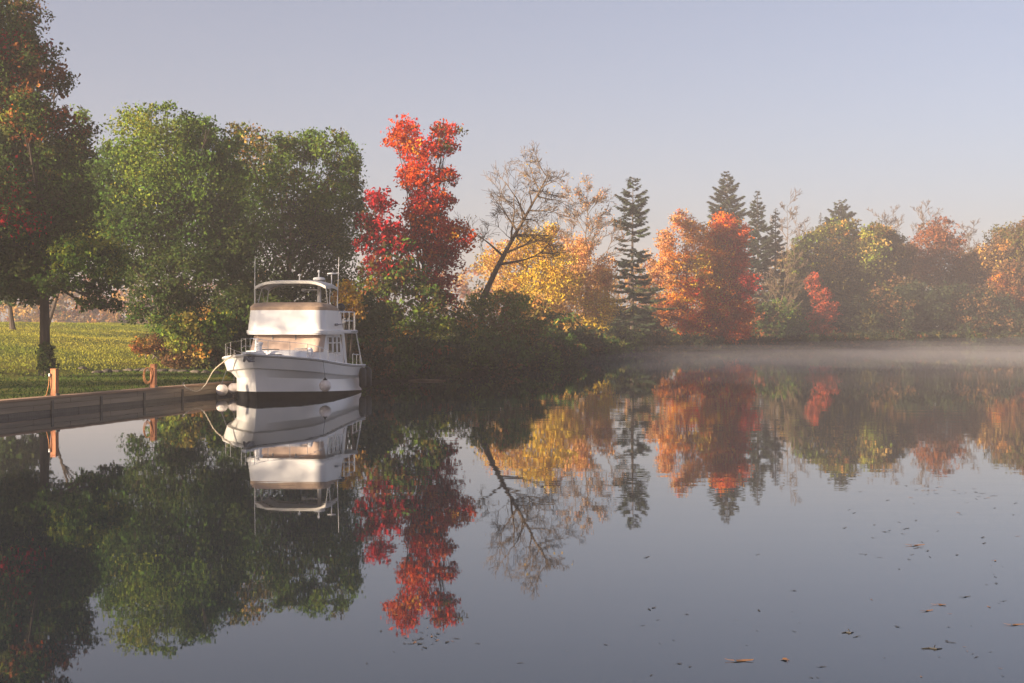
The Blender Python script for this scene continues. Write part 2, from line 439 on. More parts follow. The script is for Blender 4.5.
def leafy(name, label, cat, px, Y, lobes, pal, leaf=.14, dens=1.0, group=None, trunk=None, trunk_top=None, bark='bark',
          depth=.85, stems=1, fill=.30, twigs=5, base=None):
    """deciduous tree or shrub: crown = many leaf clumps grouped in lobes (px, py, rx, ry[, palette]) given at distance Y"""
    k = Y / F
    bx = WX(px, Y) if base is None else base[0]
    gzv = ground_z(bx, Y)
    root = thing(name, label, cat, (bx, Y, gzv), 0, group)
    O = Vector((bx, Y, gzv))
    allP, allC, allS = [], [], []
    mb = MB()
    ys = [l[1] for l in lobes]; top = min(ys)
    tip = W(*(trunk_top if trunk_top else (np.mean([l[0] for l in lobes]), np.mean(ys))), Y)
    tr = trunk if trunk else max(.06, (tip.z - gzv) * .022)
    wid = max(l[0] + l[2] for l in lobes) - min(l[0] - l[2] for l in lobes)
    half = wid * k / 2
    # stems
    stem_paths = []
    for s in range(stems):
        if stems == 1: b0, tp = O.copy(), tip
        else:
            lb = lobes[s % len(lobes)]
            b0 = O + Vector((RNG.uniform(-.35, .35) * half, RNG.uniform(-.3, .3) * half, 0))
            b0.z = ground_z(b0.x, b0.y)
            tp = W(lb[0], lb[1], Y)
        pts = bezier(b0 - Vector((0, 0, .15)), tp, Vector((RNG.uniform(-.05, .05), RNG.uniform(-.05, .05), 0)) * (tp - b0).length, 8)
        rr = [tr * (1.25 if i == 0 else 1) * (1 - .8 * i / 8) for i in range(9)]
        mb.tube([p - O for p in pts], rr, 8 if Y < 120 else 6)
        stem_paths.append((pts, rr))
    nl = len(lobes)
    both = [(lb, 1) for lb in lobes] + [(lb, -1) for lb in lobes]
    DY = RNG.uniform(.15, 1, len(lobes)) * RNG.choice([-1, 1], len(lobes))
    for li, (lb, fb_) in enumerate(both):
        pl = lb[4] if len(lb) > 4 else pal
        rx, rz = lb[2] * k, lb[3] * k
        ry = (rx * .6 + min(rx, rz) * .4)
        room = max(0.0, half * depth - ry * .5)
        dy = DY[li % nl] * fb_ * room
        c = W(lb[0], lb[1], Y); c.y = Y + dy
        rm = (rx * ry * rz) ** (1 / 3)
        ns_ = int(np.clip(20 + 34 * dens * rm / max(.5, leaf * 9), 16, 90))
        d = unit(ns_)
        rad = RNG.uniform(.12, 1.0, ns_) ** .5 * RNG.uniform(.92, 1.14, ns_)
        sc = np.array(c) + d * rad[:, None] * np.array([rx, ry, rz])
        sr = rm * RNG.uniform(.14, .36, ns_)
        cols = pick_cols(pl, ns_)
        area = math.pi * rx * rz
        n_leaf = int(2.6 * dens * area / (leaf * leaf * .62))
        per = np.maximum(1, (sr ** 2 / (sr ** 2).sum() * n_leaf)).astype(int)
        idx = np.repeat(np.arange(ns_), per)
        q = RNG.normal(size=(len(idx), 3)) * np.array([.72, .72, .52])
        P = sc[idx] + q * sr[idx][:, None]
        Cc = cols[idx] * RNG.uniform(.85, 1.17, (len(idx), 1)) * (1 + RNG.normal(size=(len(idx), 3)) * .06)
        ok = P[:, 2] > gzv - .3 + RNG.uniform(0, .5, len(P))
        allP.append(P[ok]); allC.append(np.clip(Cc[ok], .005, .9))
        # limb to the lobe, twigs to its clumps
        pts, rr = stem_paths[li % len(stem_paths)]
        hz = [p.z for p in pts]
        want = gzv + (c.z - gzv) * RNG.uniform(.45, .7)
        bi = min(range(len(pts)), key=lambda i: abs(pts[i].z - want))
        bi = min(max(bi, 3), 7)
        a0 = pts[bi]; lr = min(rr[bi] * .65, (c - a0).length * .02 + .03)
        lp = bezier(a0, c, Vector((0, 0, -.10 * (c - a0).length)) + Vector(RNG.normal(size=3)) * .04 * (c - a0).length, 6)
        mb.tube([p - O for p in lp], [lr * (1 - .75 * i / 6) for i in range(7)], 5)
        for j in range(twigs):
            e = Vector(sc[RNG.integers(0, ns_)])
            t0 = lp[RNG.integers(3, 7)]
            tp_ = bezier(t0, e, Vector((0, 0, .08)) * (e - t0).length, 3)
            mb.tube([p - O for p in tp_], [lr * .3, lr * .22, lr * .15, lr * .06], 3)
    P = np.concatenate(allP) - np.array(O); Cc = np.concatenate(allC)
    mb.build("trunk" if stems == 1 else "stems", M[bark], root, smooth=True)
    leaf_mesh("crown" if cat == "tree" else "foliage", P, leaf, Cc, M['leaf'], root)
    return root

def bare(name, label, px, Y, path, seed, spread=.55, levels=4, r0=.2, bark='pale_bark', leafpal=None, nleaf=0, leaf=.14, group=None, child=7, lean=0.0, up=.35, first=.28, blen=.42):
    """leafless tree: forking limbs along a trunk path [(px, py)...]; optional sparse leaves"""
    rng = random.Random(seed)
    bx = WX(px, Y); gzv = ground_z(bx, Y)
    O = Vector((bx, Y, gzv))
    root = thing(name, label, "tree", O, 0, group)
    pts = [W(a, b, Y) for a, b in path]
    for i, p in enumerate(pts): p.y += rng.uniform(-.3, .3) * i
    pts = [O - Vector((0, 0, .2))] + pts
    # subdivide the trunk
    fine = []
    for a, b in zip(pts, pts[1:]):
        for i in range(4): fine.append(a.lerp(b, i / 4))
    fine.append(pts[-1])
    L = sum((b - a).length for a, b in zip(fine, fine[1:]))
    n = len(fine)
    tr, br = MB(), MB()
    rad = [r0 * (1.2 if i == 0 else 1) * (1 - .88 * i / (n - 1)) for i in range(n)]
    tr.tube([p - O for p in fine], rad, 8)
    tips = []
    def grow(p, d, ln, r, lv):
        k = 4
        q = [p]; dd = d.copy()
        for i in range(k):
            dd = (dd + Vector((rng.gauss(0, .13), rng.gauss(0, .13), rng.gauss(0, .10) + up * .10))).normalized()
            q.append(q[-1] + dd * ln / k)
        br.tube([x - O for x in q], [max(r * (1 - .75 * i / k), .011 * Y / 90) for i in range(k + 1)], 5 if lv >= 3 else 3, cap=False)
        tips.extend(q[2:])
        if lv <= 0: return
        for c in range(child - (0 if lv > 1 else 1)):
            t = rng.uniform(.2, 1.0); i = min(k - 1, int(t * k))
            s = q[i].lerp(q[i + 1], t * k - i)
            ax = Vector((rng.gauss(0, 1), rng.gauss(0, 1), rng.gauss(0, 1))).cross(dd).normalized()
            nd = (Matrix.Rotation(rng.uniform(.45, 1.0) * spread * 1.5, 3, ax) @ dd)
            grow(s, nd, ln * rng.uniform(.42, .66), r * .42, lv - 1)
    nb = child * 2 + 8
    for j in range(nb):
        t = first + (1 - first) * (j + rng.random() * .6) / nb
        i = min(n - 2, int(t * (n - 1))); s = fine[i].lerp(fine[i + 1], t * (n - 1) - i)
        td = (fine[i + 1] - fine[i]).normalized()
        ang = j * 2.4 + rng.uniform(-.4, .4)
        side = td.orthogonal().normalized(); side.rotate(Matrix.Rotation(ang, 3, td))
        d = (td * rng.uniform(.25, .7) + side * rng.uniform(.8, 1.1) + Vector((0, 0, up * .4))).normalized()
        grow(s, d, L * blen * (1.08 - .70 * t) * rng.uniform(.75, 1.15), r0 * (1 - .75 * t) * .6, levels - 1)
    tr.build("trunk", M[bark], root, smooth=True)
    br.build("branches", M[bark], root)
    if nleaf:
        tp = np.array([list(t - O) for t in tips])
        P = tp[RNG.integers(0, len(tp), nleaf)] + RNG.normal(size=(nleaf, 3)) * .22
        C = pick_cols(leafpal, nleaf) * RNG.uniform(.75, 1.25, (nleaf, 1))
        leaf_mesh("leaves", P, leaf, C, M['leaf'], root)
    return root

def conifer(name, label, px, Y, top, bottom, half_w, pal='spruce', gap=.75, droop=.25, seed=1, per=6, group=None, prof=None, spray=.55, bark='bark', fullness=1.0):
    """spruce or fir: tapered trunk with whorls of drooping needle branches"""
    rng = np.random.default_rng(seed)
    k = Y / F
    bx = WX(px, Y); gzv = ground_z(bx, Y)
    O = Vector((bx, Y, gzv))
    root = thing(name, label, "tree", O, 0, group)
    H = CAMZ + (HOR - top) * k - gzv
    z0 = max(.3, CAMZ + (HOR - bottom) * k - gzv)
    mb = MB()
    lx, ly = rng.uniform(-.15, .15, 2)
    def axis(z): t = z / H; return Vector((lx * t * t, ly * t * t, z))
    mb.tube([axis(H * i / 10) - Vector((0, 0, .2 if i == 0 else 0)) for i in range(11)], [H * .014 * (1 - .93 * i / 10) + .01 for i in range(11)], 7)
    P, A, S, C = [], [], [], []
    z = z0
    wmax = half_w * k * 1.65
    while z < H - .15:
        t = (z - z0) / (H - z0)
        rad = wmax * (prof(t) if prof else (1 - t) ** .8)
        nb = max(3, int(per * (.6 + .4 * (1 - t))))
        a0 = rng.uniform(0, 6.28)
        for b in range(nb):
            if rng.random() < .17: continue
            a = a0 + 6.283 * b / nb + rng.uniform(-.35, .35)
            ln = rad * rng.uniform(.38, 1.15) + .12
            dirv = Vector((math.cos(a), math.sin(a), 0))
            base = axis(z + rng.uniform(-.4, .4))
            rise = .35 * (t ** 2) - droop * (1 - t) + rng.uniform(-.12, .10)
            seg = 5
            pts = [base + dirv * (ln * i / seg) + Vector((0, 0, ln * (rise * (i / seg) + .16 * (i / seg) ** 2.5))) for i in range(seg + 1)]
            mb.tube(pts, [.02 + .012 * ln * (1 - i / seg) for i in range(seg + 1)], 3, cap=False)
            m = int((10 + ln * 17) * fullness)
            u = rng.uniform(.12, 1.0, m) ** .8
            ar = np.array(pts)
            f = u * seg; i0 = np.minimum(f.astype(int), seg - 1)
            pp = ar[i0] + (ar[i0 + 1] - ar[i0]) * (f - i0)[:, None]
            side = rng.choice([-1, 1], m)
            sw = spray * (1.05 - .65 * u) * min(1.3, .35 + ln * .35)
            perp = np.array([-dirv.y, dirv.x, 0.0]); dv = np.array(dirv)
            ax = dv * rng.uniform(.5, .9, (m, 1)) + perp * (side * rng.uniform(.5, 1.0, m))[:, None] + np.array([0, 0, -.25])
            ax /= np.linalg.norm(ax, axis=1)[:, None]
            pp = pp + ax * (sw * .55)[:, None] + rng.normal(size=(m, 3)) * .04
            P.append(pp); A.append(ax); S.append(sw)
            cb = pick_cols(pal, 1)[0] * rng.uniform(.75, 1.3)
            C.append(np.tile(cb, (m, 1)) * rng.uniform(.8, 1.2, (m, 1)))
        z += gap * rng.uniform(.7, 1.25) * (1.0 - .45 * t)
    P, A, S, C = map(np.concatenate, (P, A, S, C))
    n = len(P)
    N = rng.normal(size=(n, 3)) * .45 + np.array([0, 0, 1.0])
    Vv = np.cross(N, A); Vv /= np.linalg.norm(Vv, axis=1)[:, None]
    s = S[:, None] * .6; w = s * .34
    V = np.empty((n, 4, 3))
    V[:, 0] = P - A * s; V[:, 1] = P + Vv * w; V[:, 2] = P + A * s + np.array([0, 0, -1.0]) * s * .15; V[:, 3] = P - Vv * w
    mb.build("trunk", M[bark], root)
    np_mesh("crown", V.reshape(-1, 3), np.arange(n * 4).reshape(-1, 4), M['needle'], np.clip(C, .004, .9), parent=root)
    return root

# ------------------------------------------------------------------ dock wall, posts
def build_dock():
    L = (DB - DA).length + 26
    A0 = DA - DD * 26
    rz = -math.atan2(DD.x, DD.y)
    root = thing("dock_wall", "weathered timber dock wall with flat plank cap edging the lawn", "dock wall", (A0.x, A0.y, 0), rz)
    # local: +Y along the wall, +X towards the water
    y = 0.0; rng = random.Random(3)
    cap = MB()
    while y < L:
        ln = min(rng.uniform(3.0, 4.2), L - y)
        cap.box((-.20, y + ln / 2, .515), (.50, ln - .014, .07), ch=.012)
        y += ln
    cap.build("cap_board", M['timber_cap'], root)
    for z, h, mt, off in ((.39, .165, 'timber', .006), (.215, .17, 'timber', 0), (.04, .17, 'timber_wet', .008), (-.16, .2, 'timber_wet', 0)):
        mb = MB(); y = rng.uniform(-2, 0)
        while y < L:
            ln = rng.uniform(3.5, 5.0); a, b = max(0, y), min(L, y + ln)
            if b - a > .1: mb.box((-.085 + off + rng.uniform(-.006, .006), (a + b) / 2, z), (.15, b - a - .012, h), ch=.012)
            y += ln
        mb.build("plank", M[mt], root)
    mb = MB(); y = 1.0
    while y < L:
        mb.box((.02, y, .12), (.035, .14, .60), ch=.01); y += 3.1
    mb.build("batten", M['timber_wet'], root)
    mb = MB(); mb.box((-.45, L - .07, .1), (.9, .14, .7), ch=.01)
    mb.build("end_board", M['timber'], root)
build_dock()

def on_dock(px):
    """point of the dock's cap seen at column px"""
    for i in range(2000):
        p = DA + DD * (-10 + i * .015) + Vector((-DD.y, DD.x)) * .22
        if 512 + F * p.x / p.y >= px: return p
    return p
def post(px, label):
    p = on_dock(px)
    t = thing("mooring_post", label, "post", (p.x, p.y, .5), -math.atan2(DD.x, DD.y), "square timber mooring posts")
    mb = MB(); mb.box((0, 0, .43), (.19, .19, .90), ch=.012)
    mb.build("shaft", M['post'], t)
    c = MB(); c.box((0, 0, .90), (.20, .20, .035), ch=.012); c.build("cap", M['post'], t)
    for s in (-1, 1):
        b = MB(); b.box((s * .115, 0, .075), (.035, .22, .09), ch=.006); b.build("bracket", M['timber_wet'], t)
    return p
p1 = post(54.5, "orange brown square post nearest the big trunk, a white end rope on its side")
p2 = post(153.5, "orange brown square post nearer the boat, carrying a coiled rope loop")
# rope hung from the first post, its white eye at the top
mb = MB(); c0 = Vector((p1.x - .13, p1.y - .10, 1.22))
mb.tube([c0, c0 + Vector((.0, -.03, -.15)), c0 + Vector((-.02, -.03, -.35)), c0 + Vector((-.07, -.03, -.55)), c0 + Vector((-.10, -.02, -.67)), c0 + Vector((-.16, .05, -.672))], .014, 6)
o = mb.build("hanging_rope", M['rope_orange'], smooth=True)
tag(o, "thin orange rope hanging down the left post from a white eye", "rope")
mb = MB(); mb.lathe(c0, [(.01, -.06), (.03, -.05), (.036, 0), (.03, .04), (.01, .05)], 10); mb.build("eye", M['white_plastic'], o, smooth=True)
# coil on the second post
mb = MB()
for j in range(3):
    cc = Vector((p2.x - .17 - .012 * j, p2.y - .12 - .012 * j, 1.03 - .02 * j)); rx, rz = .13 + .012 * j, .26 + .02 * j
    mb.tube([cc + Vector((rx * math.cos(a), -.02 * math.sin(a * 2), rz * math.sin(a))) for a in np.linspace(0, 2 * math.pi, 25)], .012, 5, cap=False)
mb.tube([Vector((p2.x - .10, p2.y - .12, 1.25)), Vector((p2.x + .0, p2.y - .115, 1.27)), Vector((p2.x + .11, p2.y - .11, 1.24))], .013, 5)
tag(mb.build("rope_coil", M['rope_orange'], smooth=True), "loop of orange rope coiled against the second post", "rope")

# ------------------------------------------------------------------ the boat
BTH = R(9.8)
BO = Vector((-9.72, 54.1, 0))
boat = thing("motor_yacht", "white two level motor yacht with tan windshield cover moored at the dock", "boat", BO, -BTH)
# local frame: origin at the stem on the waterline, +Y aft, +X to port (towards open water), Z up
def sheer_z(t): return 1.16 + .60 * (1 - t) ** 1.7
def b_sheer(t):
    b = 2.05 * (1 - max(0, 1 - t / .36) ** 2.7)
    return b - .24 * max(0, (t - .55) / .45) ** 2
def b_low(t):
    b = 1.90 * (1 - max(0, 1 - t / .42) ** 2.2)
    return b - .22 * max(0, (t - .55) / .45) ** 2
LB = 8.7
NT = 40
TS = [(i / NT) ** 1.35 for i in range(NT + 1)]
def line(kind):
    out = []
    for t in TS:
        zs = sheer_z(t); kz = zs - (.52 - .10 * t)
        if kind == 'sheer': out.append((b_sheer(t), -.62 + t * (LB + .62), zs))
        elif kind == 'rub': out.append((b_sheer(t) * .995, -.58 + t * (LB + .58), zs - .07))
        elif kind == 'knuckle': out.append((b_sheer(t) * .955, -.33 + t * (LB + .33), kz))
        elif kind == 'kin': out.append((max(0, b_sheer(t) * .90 - .035), -.24 + t * (LB + .24), kz - .05))
        elif kind == 'mid':
            out.append((b_low(t) * .55 + b_sheer(t) * .34, -.12 + t * (LB + .12), kz * .55 + .2))
        elif kind == 'boot': out.append((b_low(t) * .99, -.03 + t * (LB + .03), .33 - .27 * t))
        elif kind == 'boot2': out.append((b_low(t) * .985, -.02 + t * (LB + .02), .285 - .27 * t))
        elif kind == 'wl': out.append((b_low(t) * .95, 0 + t * LB, -.05))
        elif kind == 'keel': out.append((b_low(t) * .45, .25 + t * (LB - .25), -.5))
    return [Vector(p) for p in out]
def mir(l): return [Vector((-p.x, p.y, p.z)) for p in l]
def hull_part(lines):
    mb = MB()
    ls = [line(k) for k in lines]
    mb.grid(ls); mb.grid([mir(l) for l in ls], flip=True)
    # transom
    port = [l[-1] for l in ls]; star = [Vector((-p.x, p.y, p.z)) for p in port]
    for i in range(len(port) - 1): mb.add([port[i], star[i], star[i + 1], port[i + 1]], [(0, 1, 2, 3)])
    return mb
hull = hull_part(['sheer', 'rub', 'knuckle', 'kin', 'mid', 'boot']).build("hull", M['hull_white'], boat, smooth=True)
hull_part(['boot', 'boot2']).build("boot_stripe", M['antifoul'], hull, smooth=True)
hull_part(['boot2', 'wl', 'keel']).build("bottom", M['antifoul'], hull, smooth=True)
mb = MB()
sl = [p + Vector((.012 if p.x > 0 else 0, 0, .0)) for p in line('sheer')]
mb.tube(sl, .035, 6); mb.tube(mir(sl), .035, 6)
mb.build("gunwale", M['boat_white'], hull, smooth=True)
mb = MB()
kl = [p + Vector((.006, 0, 0)) for p in line('rub')]
mb.tube(kl, .014, 5); mb.tube(mir(kl), .014, 5)
mb.build("rub_rail", M['grey_ink'], hull, smooth=True)
# deck, slightly cambered
mb = MB(); rows = []
for p in line('sheer'):
    q = []
    for j in range(9):
        u = -1 + j / 4
        q.append(Vector((p.x * u * .985, p.y + .03, p.z - .015 + .06 * (1 - u * u) * min(1, p.x))))
    rows.append(q)
mb.grid(rows); mb.build("deck", M['deck_cream'], boat, smooth=True)
# pulpit and anchor
mb = MB()
out = [(-.24, .35), (-.22, -.55), (-.16, -1.12), (-.06, -1.30), (.06, -1.30), (.16, -1.12), (.22, -.55), (.24, .35)]
z0, z1 = 1.735, 1.815
vs = [Vector((x, y, z0 + (.05 if y < -.9 else 0))) for x, y in out] + [Vector((x, y, z1 + (.05 if y < -.9 else 0))) for x, y in out]
n = len(out)
mb.add(vs, [tuple(range(n - 1, -1, -1)), tuple(range(n, 2 * n))] + [(i, (i + 1) % n, n + (i + 1) % n, n + i) for i in range(n)])
pulpit = mb.build("bow_pulpit", M['boat_white'], boat)
mb = MB()
mb.tube([(0, -.25, 1.68), (0, -.8, 1.69), (0, -1.22, 1.66)], .035, 6)
mb.tube([(0, -1.22, 1.68), (-.10, -1.05, 1.52), (-.22, -.80, 1.50)], [.05, .06, .012], 5)
mb.tube([(0, -1.22, 1.68), (.10, -1.05, 1.52), (.22, -.80, 1.50)], [.05, .06, .012], 5)
mb.box((0, -.75, 1.62), (.22, .55, .12), ch=.04)
mb.build("anchor", M['grey_ink'], pulpit)
# bow rail
def sheer_at(s, inset=.08):
    t = (s + .62) / (LB + .62)
    return max(0.0, b_sheer(max(0, t)) - inset), sheer_z(max(0, t))
mb = MB(); top_p, top_s = [], []
for i, s in enumerate([-1.15, -.7, -.2, .4, 1.1, 1.9, 2.8, 3.8, 4.9]):
    if s < -.5: b, z = .17, 1.80
    else: b, z = sheer_at(s, .09)
    h = .56 if s < 1.0 else .56 - .07 * (s - 1)
    top_p.append(Vector((b, s, z + h))); top_s.append(Vector((-b, s, z + h)))
    for q in (1, -1):
        mb.tube([(q * b, s, z), (q * b, s, z + h)], .010, 6)
ring = top_s[::-1] + top_p
mb.tube(ring, .010, 6)
mid = [Vector((p.x, p.y, p.z - .28)) for p in top_s[2::-1] + top_p[:3]]
mb.tube(mid, .009, 5)
for e in (top_p[-1], top_s[-1]): mb.tube([e, e + Vector((0, .35, -.40))], .017, 6)
mb.build("bow_rail", M['steel'], boat, smooth=True)
# windlass, bitt and mast stub on the foredeck
mb = MB()
mb.lathe((0, .35, 1.77), [(.17, 0), (.17, .08), (.09, .12), (.08, .30), (.13, .36), (.13, .42), (.04, .46)], 12)
mb.build("windlass", M['boat_white'], boat, smooth=True)
mb = MB(); mb.tube([(-.35, .95, 1.72), (-.35, .95, 2.30)], [.10, .045], 8); mb.box((-.35, .95, 2.33), (.18, .18, .05), ch=.02)
mb.build("vent_cowl", M['boat_white'], boat, smooth=True)
# trunk cabin
def loft_box(rows_): # rows of closed rings
    mb = MB(); mb.grid(rows_, close=True)
    k = len(rows_[0]); mb.add(rows_[-1], [tuple(range(k))])
    return mb
def rrect(hx, y0, y1, z, r, n=5, dz=0.0):
    pts = []
    for cx, cy, a0 in ((hx - r, y1 - r, 0), (-hx + r, y1 - r, 90), (-hx + r, y0 + r, 180), (hx - r, y0 + r, 270)):
        for i in range(n + 1):
            a = R(a0 + 90 * i / n); pts.append(Vector((cx + r * math.cos(a), cy + r * math.sin(a), z + dz)))
    return pts
tc = loft_box([rrect(1.22, 1.25, 3.6, 1.30, .45), rrect(1.17, 1.42, 3.6, 1.78, .45), rrect(1.10, 1.52, 3.6, 1.86, .42), rrect(.9, 1.75, 3.5, 1.885, .4)]).build("trunk_cabin", M['boat_white'], boat, smooth=True)
mb = MB(); mb.add([(.05, 1.305, 1.57), (.62, 1.305, 1.57), (.52, 1.37, 1.74), (-.02, 1.37, 1.74)], [(0, 1, 2, 3)])
mb.add([(x, y - .03, z) for x, y, z in [(.05, 1.305, 1.57), (.62, 1.305, 1.57), (.52, 1.37, 1.74), (-.02, 1.37, 1.74)]], [(0, 1, 2, 3)])
mb.build("cabin_window", M['dark_glass'], tc)
mb = MB(); mb.box((-.25, 2.2, 1.905), (.6, .6, .05), ch=.02); mb.build("hatch", M['dark_glass'], tc)
mb = MB(); mb.box((.9, 2.6, 1.93), (.5, .12, .05), ch=.02); mb.build("grab_rail", M['grey_ink'], tc)
# deckhouse
dh = loft_box([rrect(1.50, 3.05, 6.75, 1.20, .28), rrect(1.48, 3.12, 6.72, 1.78, .28), rrect(1.44, 3.62, 6.35, 2.54, .28)]).build("deckhouse", M['boat_white'], boat, smooth=True)
# tan cover over the whole windshield
def house_pt(u, z):
    """ring point of the deckhouse front, u = -1..1 from starboard to port, proud of the wall"""
    k = (z - 1.78) / .76
    hx = 1.48 - .04 * k + .03; y0 = 3.12 + .50 * k - .035; r = .31
    w = hx - r; arc = r * math.pi / 2; tail = .22
    tot = w + arc + tail; d = abs(u) * tot; sg = 1 if u >= 0 else -1
    if d <= w: return Vector((sg * d, y0, z))
    if d <= w + arc:
        a = (d - w) / r
        return Vector((sg * (w + r * math.sin(a)), y0 + r - r * math.cos(a), z))
    return Vector((sg * hx, y0 + r + (d - w - arc), z))
mb = MB(); rows = []
for i in range(7):
    z = 1.80 + .72 * i / 6
    rows.append([house_pt(-1 + j / 20, z) + Vector((0, -.012 * math.sin(j * 1.7) * math.sin(i), 0)) for j in range(41)])
mb.grid(rows)
wc = mb.build("windshield_cover", M['canvas_tan'], boat, smooth=True)
for u in (-.30, .22):
    mb = MB(); a = house_pt(u, 2.48); b = house_pt(u, 2.22)
    mb.box((a + b) / 2 + Vector((0, -.03, 0)), (.05, .03, .28), ch=.008); mb.build("strap", M['grey_ink'], wc)
# side windows and door on both sides
def side_x(z): k = (z - 1.78) / .76; return 1.48 - .04 * k
for s in (1, -1):
    fr = MB(); gl = MB()
    def quad(y0, y1, z0, z1, off):
        x0, x1 = s * (side_x(z0) + off), s * (side_x(z1) + off)
        sk = .0
        return [(x0, y0, z0), (x0, y1, z0), (x1, y1 - sk, z1), (x1, y0 + sk, z1)]
    for y0, y1 in ((4.35, 4.95), (5.05, 5.55), (5.65, 6.1)):
        w_ = MB()
        for (a, b, c, d) in ((y0, y1, 1.70, 1.75), (y0, y1, 2.38, 2.43), (y0, y0 + .06, 1.75, 2.38), (y1 - .06, y1, 1.75, 2.38), (y0, y1, 2.13, 2.17)):
            zc = (c + d) / 2
            w_.box((s * (side_x(zc) + .012), (a + b) / 2, zc), (.035, b - a, d - c), ch=.006)
        win = w_.build("side_window", M['boat_white'], dh)
        g = MB(); q = quad(y0 + .03, y1 - .03, 1.72, 2.41, .008); g.add(q, [(0, 1, 2, 3) if s > 0 else (3, 2, 1, 0)])
        g.build("pane", M['dark_glass'], win)
# flybridge coaming: U-shaped wall, rounded front
def fb_outline(hx, y0, y1, r, n=8):
    pts = []
    for i in range(9): pts.append((hx, y1 + (y0 + r - y1) * i / 8))
    for i in range(1, n + 1):
        a = R(90 * i / n); pts.append((hx - r + r * math.cos(a), y0 + r - r * math.sin(a)))
    for i in range(1, 13): pts.append((hx - r - (2 * hx - 2 * r) * i / 12, y0 - .10 * math.sin(math.pi * i / 12)))
    for i in range(1, n + 1):
        a = R(90 * i / n); pts.append((-hx + r - r * math.sin(a), y0 + r - r * math.cos(a)))
    for i in range(1, 9): pts.append((-hx, y0 + r + (y1 - y0 - r) * i / 8))
    return pts
AFT = 6.05
def fb_top(y):   # height of the coaming's top edge, falling in a round end aft
    if y < AFT - .75: return 3.50
    u = min(1, (y - (AFT - .75)) / .75)
    return 2.66 + .84 * math.sqrt(max(0, 1 - u * u))
o0 = fb_outline(1.68, 3.10, AFT, .55); o1 = fb_outline(1.60, 3.28, AFT, .52); i1 = fb_outline(1.52, 3.37, AFT, .46); i0 = fb_outline(1.52, 3.37, AFT, .46)
mb = MB(); rows = []
for f in (0, .1, .5, .9, 1.0):
    rows.append([Vector((a[0] + (b[0] - a[0]) * f + (.035 if f == .1 else 0) * (1 if a[0] > 0 else -1) * 0, a[1] + (b[1] - a[1]) * f, 2.50 + (fb_top(b[1]) - 2.50) * f)) for a, b in zip(o0, o1)])
rows.append([Vector((p[0], p[1], fb_top(p[1]))) for p in i1])
rows.append([Vector((p[0], p[1], 2.66)) for p in i0])
mb.grid(rows)
fb = mb.build("flybridge", M['boat_white'], boat, smooth=True)
# roof slab reaching aft over the cockpit
mb = loft_box([rrect(1.62, 3.18, 8.30, 2.53, .5), rrect(1.70, 3.05, 8.42, 2.56, .55), rrect(1.70, 3.05, 8.42, 2.66, .55), rrect(1.66, 3.12, 8.38, 2.69, .5)])
k = 24
rf = mb.build("flybridge_deck", M['boat_white'], boat, smooth=True)
mb = MB(); mb.add(rrect(1.62, 3.18, 8.30, 2.53, .5), [tuple(range(23, -1, -1))]); mb.build("soffit", M['boat_white'], rf)
# unreadable small grey name lettering on the slab's side
mb = MB(); rng = random.Random(5); y = 7.0; mb.box((1.702, 7.5, 2.587), (.006, 1.0, .012))
while y < 8.0:
    w_ = rng.uniform(.04, .09); mb.box((1.703, y, 2.61), (.008, w_, .05)); y += w_ + .035
mb.build("lettering", M['grey_ink'], rf)
mb = MB(); mb.tube([(1.70, 4.75, 2.90), (1.72, 5.9, 2.95)], .022, 6); mb.tube([(1.69, 4.7, 2.90), (1.70, 4.95, 2.91)], .05, 8)
mb.build("boat_hook", M['grey_ink'], fb)
# tan cover over the flybridge windscreen
ca = fb_outline(1.61, 3.27, 5.45, .52); cb = fb_outline(1.52, 3.42, 5.40, .50); cc = fb_outline(1.20, 3.75, 5.2, .42)
def cov_h(y, h): return h * (1 - max(0, (y - 4.2) / 1.3) ** 2 * .65)
mb = MB()
mb.grid([[Vector((p[0], p[1], 3.485)) for p in ca],
         [Vector((p[0] * 1.003, p[1], 3.51 + cov_h(p[1], .10) + .012 * math.sin(j * 2.1))) for j, p in enumerate(ca)],
         [Vector((p[0], p[1], 3.50 + cov_h(p[1], .25) + .015 * math.sin(j * 1.3))) for j, p in enumerate(cb)],
         [Vector((p[0], p[1], 3.50 + cov_h(p[1], .31))) for p in cc]])
mb.add([Vector((p[0], p[1], 3.50 + cov_h(p[1], .31))) for p in cc], [tuple(range(len(cc)))])
mb.build("flybridge_cover", M['canvas_brown'], boat, smooth=True)
# bimini top
mb = MB(); top, bot = [], []
NX, NY = 14, 10
def bim(u, v, dz):
    hw = 1.50
    x = hw * u; y = 3.95 + 1.75 * v
    z = 4.74 - .22 * abs(u) ** 4.5 - .05 * (2 * v - 1) ** 2 - .10 * max(0, v - .8) * 5 * .3
    return Vector((x, y, z + dz))
mb.grid([[bim(-1 + 2 * j / NX, i / NY, 0) for j in range(NX + 1)] for i in range(NY + 1)])
mb.grid([[bim(-1 + 2 * j / NX, i / NY, -.05) for j in range(NX + 1)] for i in range(NY + 1)], flip=True)
for i in (0, NY):
    mb.grid([[bim(-1 + 2 * j / NX, i / NY, 0) for j in range(NX + 1)], [bim(-1 + 2 * j / NX, i / NY, -.11) for j in range(NX + 1)]])
for u in (-1, 1):
    mb.grid([[bim(u, i / NY, 0) for i in range(NY + 1)], [bim(u, i / NY, -.12) for i in range(NY + 1)]])
bt = mb.build("bimini_top", M['canvas_cream'], boat, smooth=True)
mb = MB()
